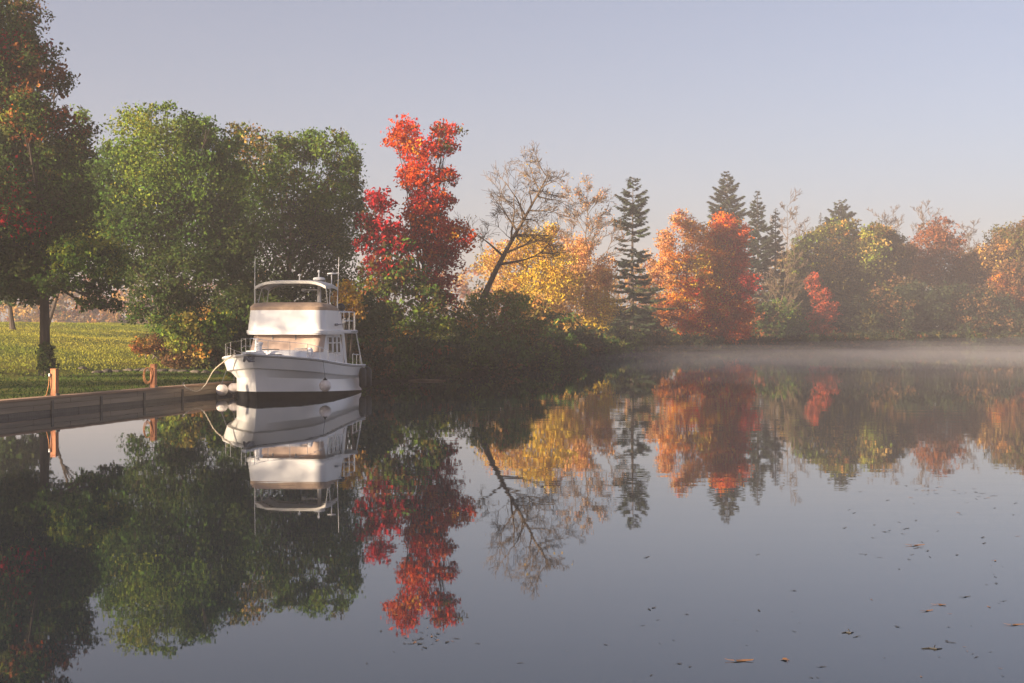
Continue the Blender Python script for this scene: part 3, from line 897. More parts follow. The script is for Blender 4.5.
for s in (1, -1):
    mb.tube([(s * 1.50, 4.0, 4.40), (s * 1.55, 4.15, 3.5)], .020, 6)
    mb.tube([(s * 1.47, 4.7, 4.45), (s * 1.55, 4.25, 3.5)], .018, 6)
    mb.tube([(s * 1.50, 5.65, 4.40), (s * 1.55, 5.35, 3.4)], .020, 6)
    mb.tube([(s * 1.47, 4.7, 4.45), (s * 1.54, 5.3, 3.5)], .014, 6)
for v in (0.02, .5, .98):
    mb.tube([bim(-1 + 2 * j / NX, v, -.065) for j in range(NX + 1)], .017, 6)
mb.build("bimini_frame", M['steel'], boat, smooth=True)
# radar mast and fittings
mb = MB(); mb.add([], [])
mb.tube([(.72, 5.55, 3.3), (.76, 5.45, 4.0), (.80, 5.35, 4.72)], [.10, .085, .075], 8)
rm_ = mb.build("radar_mast", M['boat_white'], boat, smooth=True)
mb = MB(); mb.lathe((.80, 5.3, 4.74), [(.10, 0), (.24, .02), (.26, .07), (.22, .12), (.06, .15)], 16); mb.build("radar_dome", M['white_plastic'], rm_, smooth=True)
mb = MB(); mb.box((.42, 5.3, 4.36), (.7, .10, .05), ch=.01); mb.lathe((.15, 5.25, 4.29), [(.03, 0), (.10, .03), (.10, .10), (.03, .13)], 10); mb.build("light_bracket", M['white_plastic'], rm_)
for (x, y, h, cap_) in ((.05, 5.0, .30, .07), (1.28, 5.5, .42, .19)):
    mb = MB(); mb.tube([(x, y, 4.5), (x, y, 4.74 + h * .6)], .022, 6); mb.lathe((x, y, 4.74 + h * .6), [(.02, 0), (cap_, .02), (cap_, .06), (.02, .09)], 12)
    mb.build("navigation_puck", M['white_plastic'], boat, smooth=True)
mb = MB(); mb.tube([(.82, 5.2, 4.90), (.82, 5.2, 5.08)], [.03, .022], 6); mb.lathe((.82, 5.2, 5.05), [(.03, 0), (.05, .03), (.05, .1), (.01, .13)], 8)
mb.build("mast_light", M['white_plastic'], boat)
for x, y in ((-1.57, 4.1), (1.60, 5.3)):
    mb = MB(); z0 = 3.35 if x < 0 else 3.15
    mb.tube([(x, y, z0), (x, y, z0 + .9), (x + .02, y + (.0 if x < 0 else .12), 5.72)], [.020, .016, .008], 6)
    mb.tube([(x, y, z0), (x, y, z0 + .22)], .032, 6)
    mb.build("antenna", M['white_plastic'], boat)
# flybridge rail aft, grill on it
mb = MB()
rp = [(1.60, 5.45), (1.60, 6.2), (1.60, 7.0), (1.60, 7.75), (1.50, 8.2), (0, 8.25), (-1.5, 8.2), (-1.6, 7.75), (-1.6, 7.0), (-1.6, 6.2), (-1.6, 5.45)]
mb.tube([(x, y, 3.46) for x, y in rp], .022, 6)
mb.tube([(x, y, 3.08) for x, y in rp[1:-1]], .018, 6)
for x, y in rp[1:-1]: mb.tube([(x, y, 2.68), (x, y, 3.46)], .020, 6)
mb.build("flybridge_rail", M['steel'], boat, smooth=True)
mb = MB(); mb.lathe((1.36, 6.5, 3.50), [(.05, -.02), (.17, .03), (.21, .12), (.20, .18), (.15, .27), (.04, .32)], 16)
gr = mb.build("grill", M['black_rubber'], boat, smooth=True)
mb = MB(); mb.tube([(1.36, 6.5, 2.66), (1.36, 6.5, 3.50)], .05, 8); mb.build("pole", M['deck_cream'], gr, smooth=True)
# roof poles and cockpit
for s in (1, -1):
    mb = MB(); mb.tube([(s * 1.58, 8.15, 2.54), (s * 1.72, 8.55, 1.20)], .026, 6); mb.build("roof_pole", M['white_plastic'], boat, smooth=True)
    mb = MB()
    for y in (6.4, 7.15, 7.9): 
        b, z = sheer_at(y, .07); mb.tube([(s * b, y, z), (s * b, y, z + .45)], .018, 6)
    mb.tube([(s * (sheer_at(y, .07)[0]), y, sheer_at(y)[1] + .45) for y in (6.4, 6.8, 7.15, 7.5, 7.9)], .020, 6)
    mb.build("cockpit_rail", M['steel'], boat, smooth=True)
    # slanted brace of the house side wing
    mb = MB(); x = s * 1.50
    mb.add([(x, 6.30, 2.54), (x, 6.62, 2.54), (x, 7.05, 1.22), (x, 6.66, 1.22), (x - s * .05, 6.30, 2.54), (x - s * .05, 6.62, 2.54), (x - s * .05, 7.05, 1.22), (x - s * .05, 6.66, 1.22)],
           [(0, 1, 2, 3), (7, 6, 5, 4), (0, 4, 5, 1), (1, 5, 6, 2), (2, 6, 7, 3), (3, 7, 4, 0)])
    mb.build("side_wing", M['boat_white'], boat)
    mb = MB(); mb.lathe((s * 1.80, 6.9, .98), [(.02, 0), (.13, .02), (.15, .06), (.05, .10)], 12, Matrix.Rotation(s * R(90), 3, 'Y')); mb.build("hawse", M['white_plastic'], boat, smooth=True)
mb = MB(); mb.box((0, 8.72, 1.12), (3.62, .16, .13), ch=.03)
mb.build("stern_rail", M['boat_white'], boat)
mb = MB(); mb.box((0, 8.95, .12), (3.0, .5, .07), ch=.02); mb.build("swim_platform", M['timber'], boat)
mb = MB(); mb.lathe((1.20, 2.85, 1.62), [(.10, 0), (.13, .12), (.12, .28), (.05, .36)], 12)
mb.build("deck_vent", M['boat_white'], boat, smooth=True)

def BW(x, y, z):    # boat frame to world
    c, s = math.cos(BTH), math.sin(BTH)
    return Vector((BO.x + c * x + s * y, BO.y - s * x + c * y, z))
# fenders
def ball(p, top, label):
    t = thing("ball_fender", label, "fender", p, 0, "round white fenders on the boat")
    mb = MB(); r = .235
    mb.lathe((0, 0, 0), [(r * math.sin(math.pi * i / 12) + .001, -r * math.cos(math.pi * i / 12)) for i in range(13)], 20)
    mb.build("ball", M['fender_white'], t, smooth=True)
    mb = MB(); mb.lathe((0, 0, .19), [(.10, 0), (.085, .05), (.04, .09), (.03, .13)], 12); mb.build("collar", M['black_rubber'], t, smooth=True)
    mb = MB(); mb.tube([(0, 0, .30), Vector(top) - p], .010, 5); mb.build("line", M['grey_ink'], t)
fy = min(np.arange(1.5, 8, .05), key=lambda y: abs(512 + F * BW(2.12, y, 0).x / BW(2.12, y, 0).y - 325))
q = BW(2.12, fy, .50); ball(q, BW(sheer_at(fy, 0)[0] + .02, fy, sheer_at(fy)[1] + .03), "round white fender hanging alone on the boat's open water side")
q = W(222, 390, 56.0); ball(q, BW(-1.62, 1.6, 1.62), "round white fender furthest left, between bow and dock wall")
q = W(234, 388.5, 56.9); ball(q, BW(-1.75, 2.4, 1.55), "round white fender half hidden behind the bow on the dock side")
def cyl(p, top, label):
    t = thing("cylinder_fender", label, "fender", p, 0, "black cylinder fenders at the stern")
    mb = MB(); mb.lathe((0, 0, 0), [(.04, -.44), (.11, -.41), (.155, -.33), (.155, .33), (.11, .41), (.04, .45)], 14)
    mb.build("body", M['black_rubber'], t, smooth=True)
    mb = MB(); mb.tube([(0, 0, .44), Vector(top) - p], .012, 5); mb.build("line", M['grey_ink'], t)
q = BW(1.98, 7.75, .62); cyl(q, BW(1.80, 7.75, 1.20), "black upright fender on the boat's quarter, the nearer of the two")
q = BW(1.98, 8.62, .62); cyl(q, BW(1.75, 8.6, 1.20), "black upright fender at the boat's stern corner, the farther of the two")
# bow line to the dock
a = BW(-.70, -.35, 1.80); Yd = 55.2
pts = [a, W(216, 368, 54.6), W(209, 378.6, 54.9), W(205.5, 384.5, 55.0), W(201, 389.3, 54.9), W(196, 391.3, 54.6), W(190, 389.8, 54.2), W(185.5, 387.2, 54.3), W(184, 384.6, 54.6)]
def smooth_pts(p, n=5):
    out = []
    for i in range(len(p) - 1):
        p0, p1, p2, p3 = p[max(0, i - 1)], p[i], p[i + 1], p[min(len(p) - 1, i + 2)]
        for j in range(n):
            t = j / n
            out.append(.5 * ((2 * p1) + (p2 - p0) * t + (2 * p0 - 5 * p1 + 4 * p2 - p3) * t * t + (3 * p1 - p0 - 3 * p2 + p3) * t ** 3))
    return out + [p[-1]]
mb = MB(); mb.tube(smooth_pts(pts), .022, 6)
tag(mb.build("mooring_rope", M['rope'], smooth=True), "pale mooring rope sagging from the bow to the dock wall", "rope")

mb = MB(); cx_, cy_ = W(184, 384.6, 54.6).x, 54.6
mb.tube([(-.0, -.16, .10), (0, -.06, .075), (0, .06, .075), (0, .16, .10)], [.012, .022, .022, .012], 6); mb.tube([(0, -.04, 0), (0, -.04, .07)], .018, 6); mb.tube([(0, .04, 0), (0, .04, .07)], .018, 6); mb.box((0, 0, .008), (.06, .18, .016), ch=.004)
o = mb.build("dock_cleat", M['grey_ink'], loc=(cx_ - .02, cy_, .552)); tag(o, "small grey cleat on the dock cap holding the bow rope", "cleat")

# ------------------------------------------------------------------ stones on the bank edge
rng = random.Random(11)
def stone(px, py, s, label):
    Y = (CAMZ - .55) * F / (py - HOR)
    for _ in range(8): Y = .5 * Y + .5 * (CAMZ - ground_z(WX(px, Y), Y)) * F / (py - HOR)
    x = WX(px, Y)
    bm = bmesh.new(); bmesh.ops.create_icosphere(bm, subdivisions=2, radius=1)
    for v in bm.verts:
        f = 1 + .22 * math.sin(v.co.x * 3 + px) * math.cos(v.co.y * 4 + py) + rng.uniform(-.06, .06)
        v.co = Vector((v.co.x * s * 1.6 * f, v.co.y * s * f, v.co.z * s * .6 * f))
    me = bpy.data.meshes.new("stone"); bm.to_mesh(me); bm.free(); me.materials.append(M['stone'])
    me.polygons.foreach_set("use_smooth", [True] * len(me.polygons))
    o = bpy.data.objects.new("stone", me); COL.objects.link(o)
    s *= .6
    o.scale = (.6, .6, .6); o.location = (x, Y, ground_z(x, Y) + s * .1); o.rotation_euler = (0, 0, rng.uniform(0, 3))
    tag(o, label, "stone", "stones along the bank edge")
for px, py, s in ((98, 371, .34), (107, 370.5, .42), (117, 371, .3), (128, 370.8, .36), (139, 371.2, .32), (147, 371.6, .4), (163, 371.5, .34), (174, 372, .4),
                  (184, 372.2, .32), (195, 372.6, .36), (206, 373, .36), (217, 373.4, .3), (83, 371, .3)):
    stone(px, py, s, "low grey brown stone in the row edging the shaded lawn")

# grass tufts on the slope and the lawn
def grass():
    P, H, C = [], [], []
    n = 70000
    s = RNG.uniform(-.5, .95, n)
    for lo, hi, k, h, pal in ((.4, 11, 26000, .055, 'lawn'), (11.2, 44, 110000, .06, 'hill')):
        yy = RNG.uniform(36, 120, k); 
        along = (yy - DA.y) / DD.y
        v = RNG.uniform(lo, hi, k)
        x = DA.x + DD.x * along - DD.y * v; y = DA.y + DD.y * along + DD.x * v
        z = np.array([ground_z(a_, b_) for a_, b_ in zip(x, y)])
        keep = (yy < 61) | (v > 3)
        ppx = 512 + F * x / y
        keep &= (ppx > -60) & (ppx < 420) & (y > 30)
        P.append(np.stack([x, y, z], 1)[keep]); m = keep.sum()
        H.append(h * RNG.uniform(.5, 1.5, m))
        xk, yk = x[keep], y[keep]; nn = .7 * wob(xk + 3 * np.sin(yk * .2), yk, .4) + .6 * wob(yk * 1.1 + 7, xk * .7 - 3, .27)
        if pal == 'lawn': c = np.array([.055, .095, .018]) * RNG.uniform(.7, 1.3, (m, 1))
        else:
            t = np.clip(.5 + .4 * nn + RNG.normal(size=m) * .1, 0, 1)[:, None]
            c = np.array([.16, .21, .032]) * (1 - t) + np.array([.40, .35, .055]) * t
            c = c * RNG.uniform(.7, 1.25, (m, 1))
        C.append(c)
    P = np.concatenate(P); H = np.concatenate(H); C = np.concatenate(C); n = len(P)
    a = RNG.uniform(0, 6.283, n); w = H * RNG.uniform(.2, .5, n)
    d = np.stack([np.cos(a), np.sin(a), np.zeros(n)], 1) * w[:, None]
    lean = RNG.normal(size=(n, 3)) * .35 * H[:, None]; lean[:, 2] = 0
    V = np.empty((n, 4, 3)); V[:, 0] = P - d; V[:, 1] = P + d
    V[:, 2] = P + d * .45 + lean + np.array([0, 0, 1]) * H[:, None]; V[:, 3] = P - d * .5 + lean * .8 + np.array([0, 0, .9]) * H[:, None]
    tag(np_mesh("grass", V.reshape(-1, 3), np.arange(4 * n).reshape(-1, 4), M['leaf'], C), "short and tufted grass on the lawn and slope", "grass", kind="stuff")
grass()

# ------------------------------------------------------------------ trees
G_LEFT, G_FAR, G_EVG, G_BUSH = "broadleaf trees on the left lawn", "trees on the misty far bank", "evergreens beyond the far bank", "bushes along the waterline"
DKR = {'dark': 5, 'green': 3, 'olive': 1}
leafy("maple_tree", "tall dark maple with red patches at the photo's left edge, thick trunk near the dock", "tree", 45, 65,
      [(4, 6, 26, 26, {'dark': 3, 'brown': 2}), (-28, 30, 40, 45, DKR), (20, 52, 27, 26, {'dark': 3, 'crimson': 1}), (42, 70, 18, 20, {'dark': 2, 'rust': 2}), (-5, 85, 40, 32, DKR),
       (22, 116, 36, 20, {'rust': 3, 'scarlet': 2, 'dark': 3}), (52, 128, 22, 24, {'dark': 3, 'rust': 1, 'lime': 1}), (-10, 150, 50, 40, {'dark': 3, 'crimson': 1}), (50, 165, 30, 28, DKR), (66, 200, 24, 28, {'dark': 2, 'green': 2}),
       (8, 205, 52, 38, {'dark': 4, 'crimson': 1}), (52, 240, 40, 28, {'dark': 2, 'green': 2, 'lime': .4}), (-20, 255, 48, 36, 'dark'), (18, 278, 40, 24, 'dark'),
       (90, 258, 26, 20, {'green': 2, 'lime': 1}), (78, 284, 26, 10, {'green': 2, 'dark': 2}), (100, 304, 14, 7, {'green': 1, 'dark': 2}), (-60, 140, 45, 70, 'dark'), (-60, 240, 40, 50, 'dark')],
      DKR, leaf=.095, dens=.9, trunk=.27, trunk_top=(38, 90), group=G_LEFT)
leafy("shrub", "dark leafy collar of shoots around the thick trunk's foot", "shrub", 46, 64.4, [(45, 352, 8, 9, 'dark'), (46, 366, 8.5, 9, 'dark')], 'dark', leaf=.08, stems=3, dens=1.3, twigs=2, depth=.9)
leafy("tree", "dark tree with a slim trunk far behind the left lawn's crest", "tree", 13, 100, [(-10, 260, 40, 35, 'dark'), (20, 285, 32, 16, 'dark'), (-20, 200, 40, 40, 'dark'), (15, 230, 35, 30, 'dark')], 'dark', leaf=.18, dens=.9, trunk=.2, group=G_LEFT)
leafy("tree", "slim pale tree tip poking up between the dark maple and the wide green crown", "tree", 43.5, 92,
      [(80, 118, 6, 12, 'bright'), (79, 140, 9, 14, 'bright'), (84, 165, 14, 18, 'green'), (80, 200, 18, 28, 'green'), (85, 240, 20, 25, 'green'), (98, 172, 12, 16, 'green'), (100, 205, 15, 18, 'green'), (100, 240, 16, 20, {'green': 2, 'dark': 1})], 'green', leaf=.15, dens=.7, trunk=.13, group=G_LEFT)
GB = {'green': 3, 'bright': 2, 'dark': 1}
leafy("maple_tree", "wide green maple left of the boat, top leaves coloured lighter as if sunlit", "tree", 166, 82,
      [(152, 140, 29, 22, {'bright': 2, 'lime': 2}), (186, 133, 23, 15, {'bright': 3, 'lime': 1}), (210, 148, 26, 22, GB), (130, 168, 26, 26, GB), (165, 172, 36, 30, {'bright': 3, 'lime': 2}), (112, 195, 22, 24, {'green': 2, 'dark': 1}),  # upper lobes get brighter greens: sunlight put into the leaf colour
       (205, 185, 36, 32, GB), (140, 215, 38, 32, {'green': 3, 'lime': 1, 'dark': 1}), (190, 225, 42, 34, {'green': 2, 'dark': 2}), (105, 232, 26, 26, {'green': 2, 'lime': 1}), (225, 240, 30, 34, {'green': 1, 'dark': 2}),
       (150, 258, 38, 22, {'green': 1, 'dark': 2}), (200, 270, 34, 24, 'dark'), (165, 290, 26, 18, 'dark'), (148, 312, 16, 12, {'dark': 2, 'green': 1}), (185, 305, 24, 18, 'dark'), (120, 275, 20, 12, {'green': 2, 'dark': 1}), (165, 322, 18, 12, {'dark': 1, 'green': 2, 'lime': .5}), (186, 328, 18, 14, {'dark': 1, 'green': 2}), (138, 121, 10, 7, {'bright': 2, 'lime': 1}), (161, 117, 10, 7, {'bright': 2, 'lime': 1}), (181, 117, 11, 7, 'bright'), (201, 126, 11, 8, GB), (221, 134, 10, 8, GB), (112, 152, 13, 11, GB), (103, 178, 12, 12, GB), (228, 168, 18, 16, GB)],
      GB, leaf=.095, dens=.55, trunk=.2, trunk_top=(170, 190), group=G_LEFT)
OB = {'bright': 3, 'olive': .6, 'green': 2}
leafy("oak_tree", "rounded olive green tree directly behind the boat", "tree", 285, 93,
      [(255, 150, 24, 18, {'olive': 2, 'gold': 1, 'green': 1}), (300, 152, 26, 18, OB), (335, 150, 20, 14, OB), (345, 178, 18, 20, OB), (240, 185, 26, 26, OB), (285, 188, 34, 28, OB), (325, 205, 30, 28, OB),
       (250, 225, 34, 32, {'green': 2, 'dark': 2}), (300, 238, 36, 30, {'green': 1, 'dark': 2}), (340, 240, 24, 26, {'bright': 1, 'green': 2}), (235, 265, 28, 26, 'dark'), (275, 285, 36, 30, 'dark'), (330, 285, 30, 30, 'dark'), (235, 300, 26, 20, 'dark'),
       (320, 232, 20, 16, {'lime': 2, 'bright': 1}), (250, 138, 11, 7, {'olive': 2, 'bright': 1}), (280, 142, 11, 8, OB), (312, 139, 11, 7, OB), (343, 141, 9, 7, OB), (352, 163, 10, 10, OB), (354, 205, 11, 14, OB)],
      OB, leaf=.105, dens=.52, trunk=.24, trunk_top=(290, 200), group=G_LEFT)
# bushes left of and behind the boat
leafy("shrub", "russet and olive low bush on the grass slope left of the boat", "shrub", 155, 82, [(145, 347, 11, 9, {'rust': 1, 'gold': 1, 'olive': 1}), (160, 344, 14, 11, {'rust': 1, 'brown': 2, 'olive': 2}), (175, 350, 12, 11, {'brown': 2, 'olive': 1})], 'rust', leaf=.08, stems=5, dens=.8, bark='grey_bark')
leafy("shrub", "green and gold bush drooping beside the boat's bow", "shrub", 200, 78, [(185, 335, 17, 20, {'olive': 2, 'lime': 2, 'dark': 1}), (205, 345, 18, 20, {'olive': 2, 'dark': 2, 'gold': 1}), (222, 330, 16, 18, {'green': 2, 'lime': 1, 'dark': 1}), (180, 360, 16, 10, 'brown'), (212, 362, 18, 9, {'brown': 1, 'dark': 1})], 'olive', leaf=.11, stems=6, dens=1.0)
leafy("shrub", "tall golden grass like bush seen over the bow against the dark crowns", "shrub", 222, 97, [(212, 312, 14, 10, 'gold'), (228, 316, 13, 10, {'gold': 2, 'lime': 1})], 'gold', leaf=.14, stems=5, dens=.8, bark='grey_bark')
leafy("shrub", "dark green bush directly behind the boat's cabin", "shrub", 255, 80, [(240, 330, 22, 24, 'dark'), (275, 325, 26, 26, 'dark'), (310, 335, 26, 26, {'dark': 3, 'green': 1}), (255, 355, 26, 16, 'dark'), (300, 358, 26, 14, 'dark')], 'dark', leaf=.13, stems=6, dens=.9)
leafy("beech_sapling", "small sapling with coppery gold leaves above the boat's aft rail", "sapling", 346, 70.5, [(346, 287, 9, 8, {'yellow': 2, 'gold': 1}), (339, 299, 9, 8, 'gold'), (356, 299, 8, 9, {'yellow': 1, 'gold': 2}), (347, 301, 9, 8, 'yellow'), (342, 312, 12, 8, {'gold': 2, 'brown': 1}), (357, 311, 9, 8, 'gold')], 'gold', leaf=.10, dens=.5, stems=3, bark='grey_bark')
leafy("shrub", "dark olive bush beside the boat's stern", "shrub", 372, 80, [(360, 340, 20, 24, {'dark': 2, 'olive': 1}), (385, 345, 20, 22, {'green': 2, 'olive': 1, 'gold': .4}), (372, 315, 18, 20, 'dark'), (392, 364, 20, 9, {'olive': 2, 'green': 1}), (366, 366, 16, 8, {'dark': 1, 'olive': 1})], 'dark', leaf=.13, stems=6, dens=1.0)
# red maples
RD = {'red': 4, 'scarlet': 2, 'crimson': 1, 'orange': .3}
leafy("red_maple", "tall narrow scarlet maple with twin tops rising above everything", "tree", 424, 88,
      [(405, 130, 15, 11, {'red': 2, 'scarlet': 2, 'olive': .4}), (446, 131, 17, 8, {'red': 2, 'scarlet': 1, 'olive': .6}), (398, 142, 14, 9, 'scarlet'), (418, 152, 18, 14, {'scarlet': 2, 'red': 2, 'orange': .6}), (442, 146, 16, 10, {'red': 2, 'olive': .6}),
       (424, 176, 20, 15, {'scarlet': 2, 'red': 2}), (446, 177, 14, 9, RD), (408, 178, 10, 12, 'scarlet'), (428, 200, 20, 15, {'red': 3, 'scarlet': 1}), (444, 200, 12, 8, RD), (415, 212, 16, 12, RD), (435, 226, 26, 15, RD), (455, 236, 20, 14, RD),
       (410, 238, 20, 13, {'red': 2, 'crimson': 2}), (445, 258, 20, 15, 'crimson'), (430, 250, 18, 12, RD), (436, 282, 20, 13, {'crimson': 3, 'red': 1}), (446, 298, 13, 8, {'crimson': 2, 'brown': 1})],
      RD, leaf=.105, dens=.5, trunk=.17, trunk_top=(428, 165), depth=.6, group=G_FAR)
leafy("red_maple", "smaller dull crimson maple leaning in between the boat and the tall scarlet maple", "tree", 390, 84,
      [(380, 200, 14, 13, 'crimson'), (368, 222, 12, 10, {'crimson': 2, 'brown': 1}), (385, 226, 18, 12, 'crimson'), (375, 243, 20, 12, {'crimson': 3, 'brown': 1}), (398, 246, 16, 12, {'crimson': 2, 'green': 1}), (380, 265, 20, 12, {'rust': 1, 'olive': 1, 'crimson': 1}), (400, 272, 18, 12, {'olive': 1, 'green': 1, 'rust': 1})],
      {'crimson': 2, 'rust': 1, 'olive': .6}, leaf=.13, dens=.5, trunk=.13, depth=.6, group=G_FAR)
leafy("shrub", "green and rust bush under the tall scarlet maple", "shrub", 405, 85, [(378, 285, 20, 16, {'olive': 2, 'rust': 1, 'bright': 2}), (405, 278, 20, 18, {'bright': 1, 'green': 2, 'rust': 1}), (428, 300, 18, 16, {'green': 2, 'olive': 2, 'rust': .6}), (395, 315, 22, 16, {'bright': 2, 'olive': 2, 'rust': .6}), (428, 326, 22, 18, {'bright': 2, 'olive': 1, 'lime': .5}), (405, 345, 24, 16, {'bright': 1, 'green': 1, 'gold': .5}), (430, 350, 18, 13, {'green': 2, 'lime': .6}), (395, 366, 24, 9, {'green': 2, 'olive': 1}), (425, 366, 24, 9, 'green')], 'olive', leaf=.11, stems=7, dens=.6)
leafy("shrub", "big loose green bush at the water under the leaning bare tree", "shrub", 470, 98, [(455, 322, 20, 16, {'bright': 2, 'olive': 2, 'gold': .7}), (482, 306, 15, 13, {'bright': 2, 'lime': 2}), (505, 300, 12, 12, {'lime': 2, 'gold': 1}), (520, 305, 13, 14, {'lime': 2, 'bright': 2, 'gold': 1}), (475, 332, 20, 14, {'bright': 2, 'lime': 1, 'gold': .5}), (505, 330, 22, 18, {'bright': 2, 'olive': 2}), (530, 330, 16, 14, {'olive': 2, 'gold': 1, 'green': 1}), (455, 350, 20, 12, {'dark': 2, 'olive': 2}), (450, 362, 22, 8, 'dark'), (480, 360, 24, 9, {'green': 2, 'brown': 1}), (512, 357, 24, 9, 'green')], 'dark', leaf=.11, stems=8, dens=.6)
leafy("shrub", "olive bush with some yellow leaves right of the leaning bare tree", "shrub", 545, 132, [(535, 310, 14, 14, {'olive': 2, 'gold': 2}), (545, 325, 18, 16, {'green': 2, 'olive': 2, 'gold': .6}), (565, 328, 16, 14, {'green': 1, 'gold': 1, 'olive': 1}), (550, 342, 22, 10, {'dark': 2, 'olive': 2}), (525, 345, 16, 9, {'dark': 1, 'olive': 1})], 'dark', leaf=.17, stems=6, dens=.9)
bare("bare_tree", "tall bare tree leaning right with thin tan branches beside the scarlet maple", 478, 97,
     [(483, 298), (495, 272), (509, 245), (523, 220), (537, 195), (549, 172)], 5, spread=.62, levels=4, r0=.25, leafpal={'gold': 2, 'yellow': 1}, nleaf=120, leaf=.08, child=5, up=.12, first=.38, blen=.30)
# yellow and pale trees behind
leafy("maple_tree", "bright yellow tree behind the leaning bare tree", "tree", 540, 150,
      [(500, 262, 22, 20, {'gold': 2, 'yellow': 1, 'pale': 1}), (530, 250, 20, 20, {'yellow': 3, 'gold': 1}), (552, 262, 20, 22, 'yellow'), (535, 285, 24, 20, 'yellow'), (565, 285, 18, 18, {'yellow': 2, 'gold': 1}), (510, 285, 18, 16, {'gold': 2, 'olive': 1}), (548, 238, 12, 12, {'yellow': 1, 'pale': 1})],
      'yellow', leaf=.14, dens=.42, trunk=.15, group=G_FAR, bark='grey_bark')
leafy("maple_tree", "thin golden peach tree just left of the slender spruce", "tree", 585, 160,
      [(560, 300, 18, 18, 'gold'), (585, 285, 20, 18, {'pale': 2, 'gold': 2}), (600, 305, 20, 18, {'yellow': 2, 'gold': 1}), (578, 255, 16, 20, 'pale'), (590, 325, 20, 12, {'yellow': 2, 'olive': 1}), (605, 275, 12, 18, 'pale')],
      'gold', leaf=.15, dens=.5, trunk=.14, group=G_FAR, bark='pale_bark')
bare("bare_tree", "pinkish almost leafless tree just left of the slender spruce", 588, 166, [(588, 300), (586, 270), (585, 240), (588, 215), (586, 196)], 9, spread=.5, levels=4, r0=.16, leafpal={'pale': 2, 'rust': 1}, nleaf=1100, leaf=.12, child=5, up=.5, blen=.27, group=G_FAR)
# evergreens
conifer("spruce_tree", "slender tiered spruce standing alone between the yellow trees and the orange maple", 632, 176, 179, 335, 29, 'spruce', gap=.78, droop=.20, seed=4, per=7, fullness=1.25, prof=lambda t: (1 - t) ** .55 * (.75 + .25 * math.sin(t * 9)) if t > .12 else .55, spray=.8, group=G_EVG)
conifer("spruce_tree", "tallest pointed spruce rising behind the orange maple", 727, 240, 173, 330, 27, 'fir', gap=.66, droop=.1, seed=6, per=8, prof=lambda t: (1 - t) ** .62, spray=1.0, group=G_EVG, fullness=1.2)
conifer("spruce_tree", "dark narrow spruce right of the orange maple's top", 758, 236, 192, 335, 22, 'fir', gap=.66, droop=.15, seed=8, per=7, prof=lambda t: (1 - t) ** .75, spray=.9, group=G_EVG, fullness=1.1)
conifer("spruce_tree", "short spruce tucked against the right side of the dark narrow one", 775, 240, 208, 335, 17, 'fir', gap=.66, droop=.15, seed=9, per=7, spray=.9, group=G_EVG)
conifer("fir_tree", "spruce top showing above the rounded yellow green tree", 840, 285, 200, 300, 22, 'fir', gap=.7, droop=.05, seed=12, per=8, prof=lambda t: (1 - t) ** .6, spray=1.1, group=G_EVG, fullness=1.2)
conifer("fir_tree", "tiny spruce tip just left of the one above the yellow green tree", 820, 285, 212, 300, 9, 'fir', gap=1.0, seed=13, per=6, spray=.8, group=G_EVG)
conifer("fir_tree", "faint dark spruce hidden between the two brown trees at right", 978, 276, 268, 340, 16, 'fir', gap=1.0, seed=14, per=7, spray=1.0, group=G_EVG)
# orange maple pair
leafy("orange_maple", "peach and orange maple with a thin see through top, left of the fiery one", "tree", 690, 184,
      [(683, 222, 13, 11, {'pale': 3, 'scarlet': 1}), (668, 240, 11, 12, 'pale'), (695, 235, 14, 14, {'pale': 2, 'orange': 1}), (675, 260, 16, 14, {'orange': 2, 'pale': 1}), (698, 262, 16, 14, {'orange': 2, 'yellow': 1}), (664, 275, 12, 14, {'pale': 1, 'rust': 1}), (682, 290, 20, 16, {'orange': 2, 'scarlet': 1, 'yellow': .6}), (672, 312, 16, 14, {'rust': 2, 'orange': 1}), (692, 322, 18, 14, {'scarlet': 2, 'orange': 1})],
      'orange', leaf=.155, dens=.55, trunk=.17, trunk_top=(688, 230), group=G_FAR, depth=.6, bark='grey_bark')
leafy("orange_maple", "fiery orange red maple glowing at the centre of the far bank", "tree", 722, 188,
      [(724, 224, 14, 11, {'scarlet': 3, 'orange': 1}), (738, 236, 11, 12, 'scarlet'), (716, 240, 16, 13, {'orange': 2, 'scarlet': 2}), (736, 258, 14, 14, {'scarlet': 2, 'red': 2}), (714, 262, 16, 15, 'orange'), (728, 280, 20, 15, {'orange': 1, 'scarlet': 2}), (708, 286, 16, 15, {'orange': 2, 'yellow': 1}), (742, 284, 11, 16, {'red': 2, 'crimson': 1}),
       (718, 306, 22, 14, {'orange': 2, 'scarlet': 2}), (740, 312, 14, 16, 'scarlet'), (705, 322, 16, 12, {'scarlet': 2, 'rust': 1}), (728, 332, 24, 11, 'scarlet')],
      'orange', leaf=.155, dens=.75, trunk=.19, trunk_top=(722, 235), group=G_FAR, depth=.6)
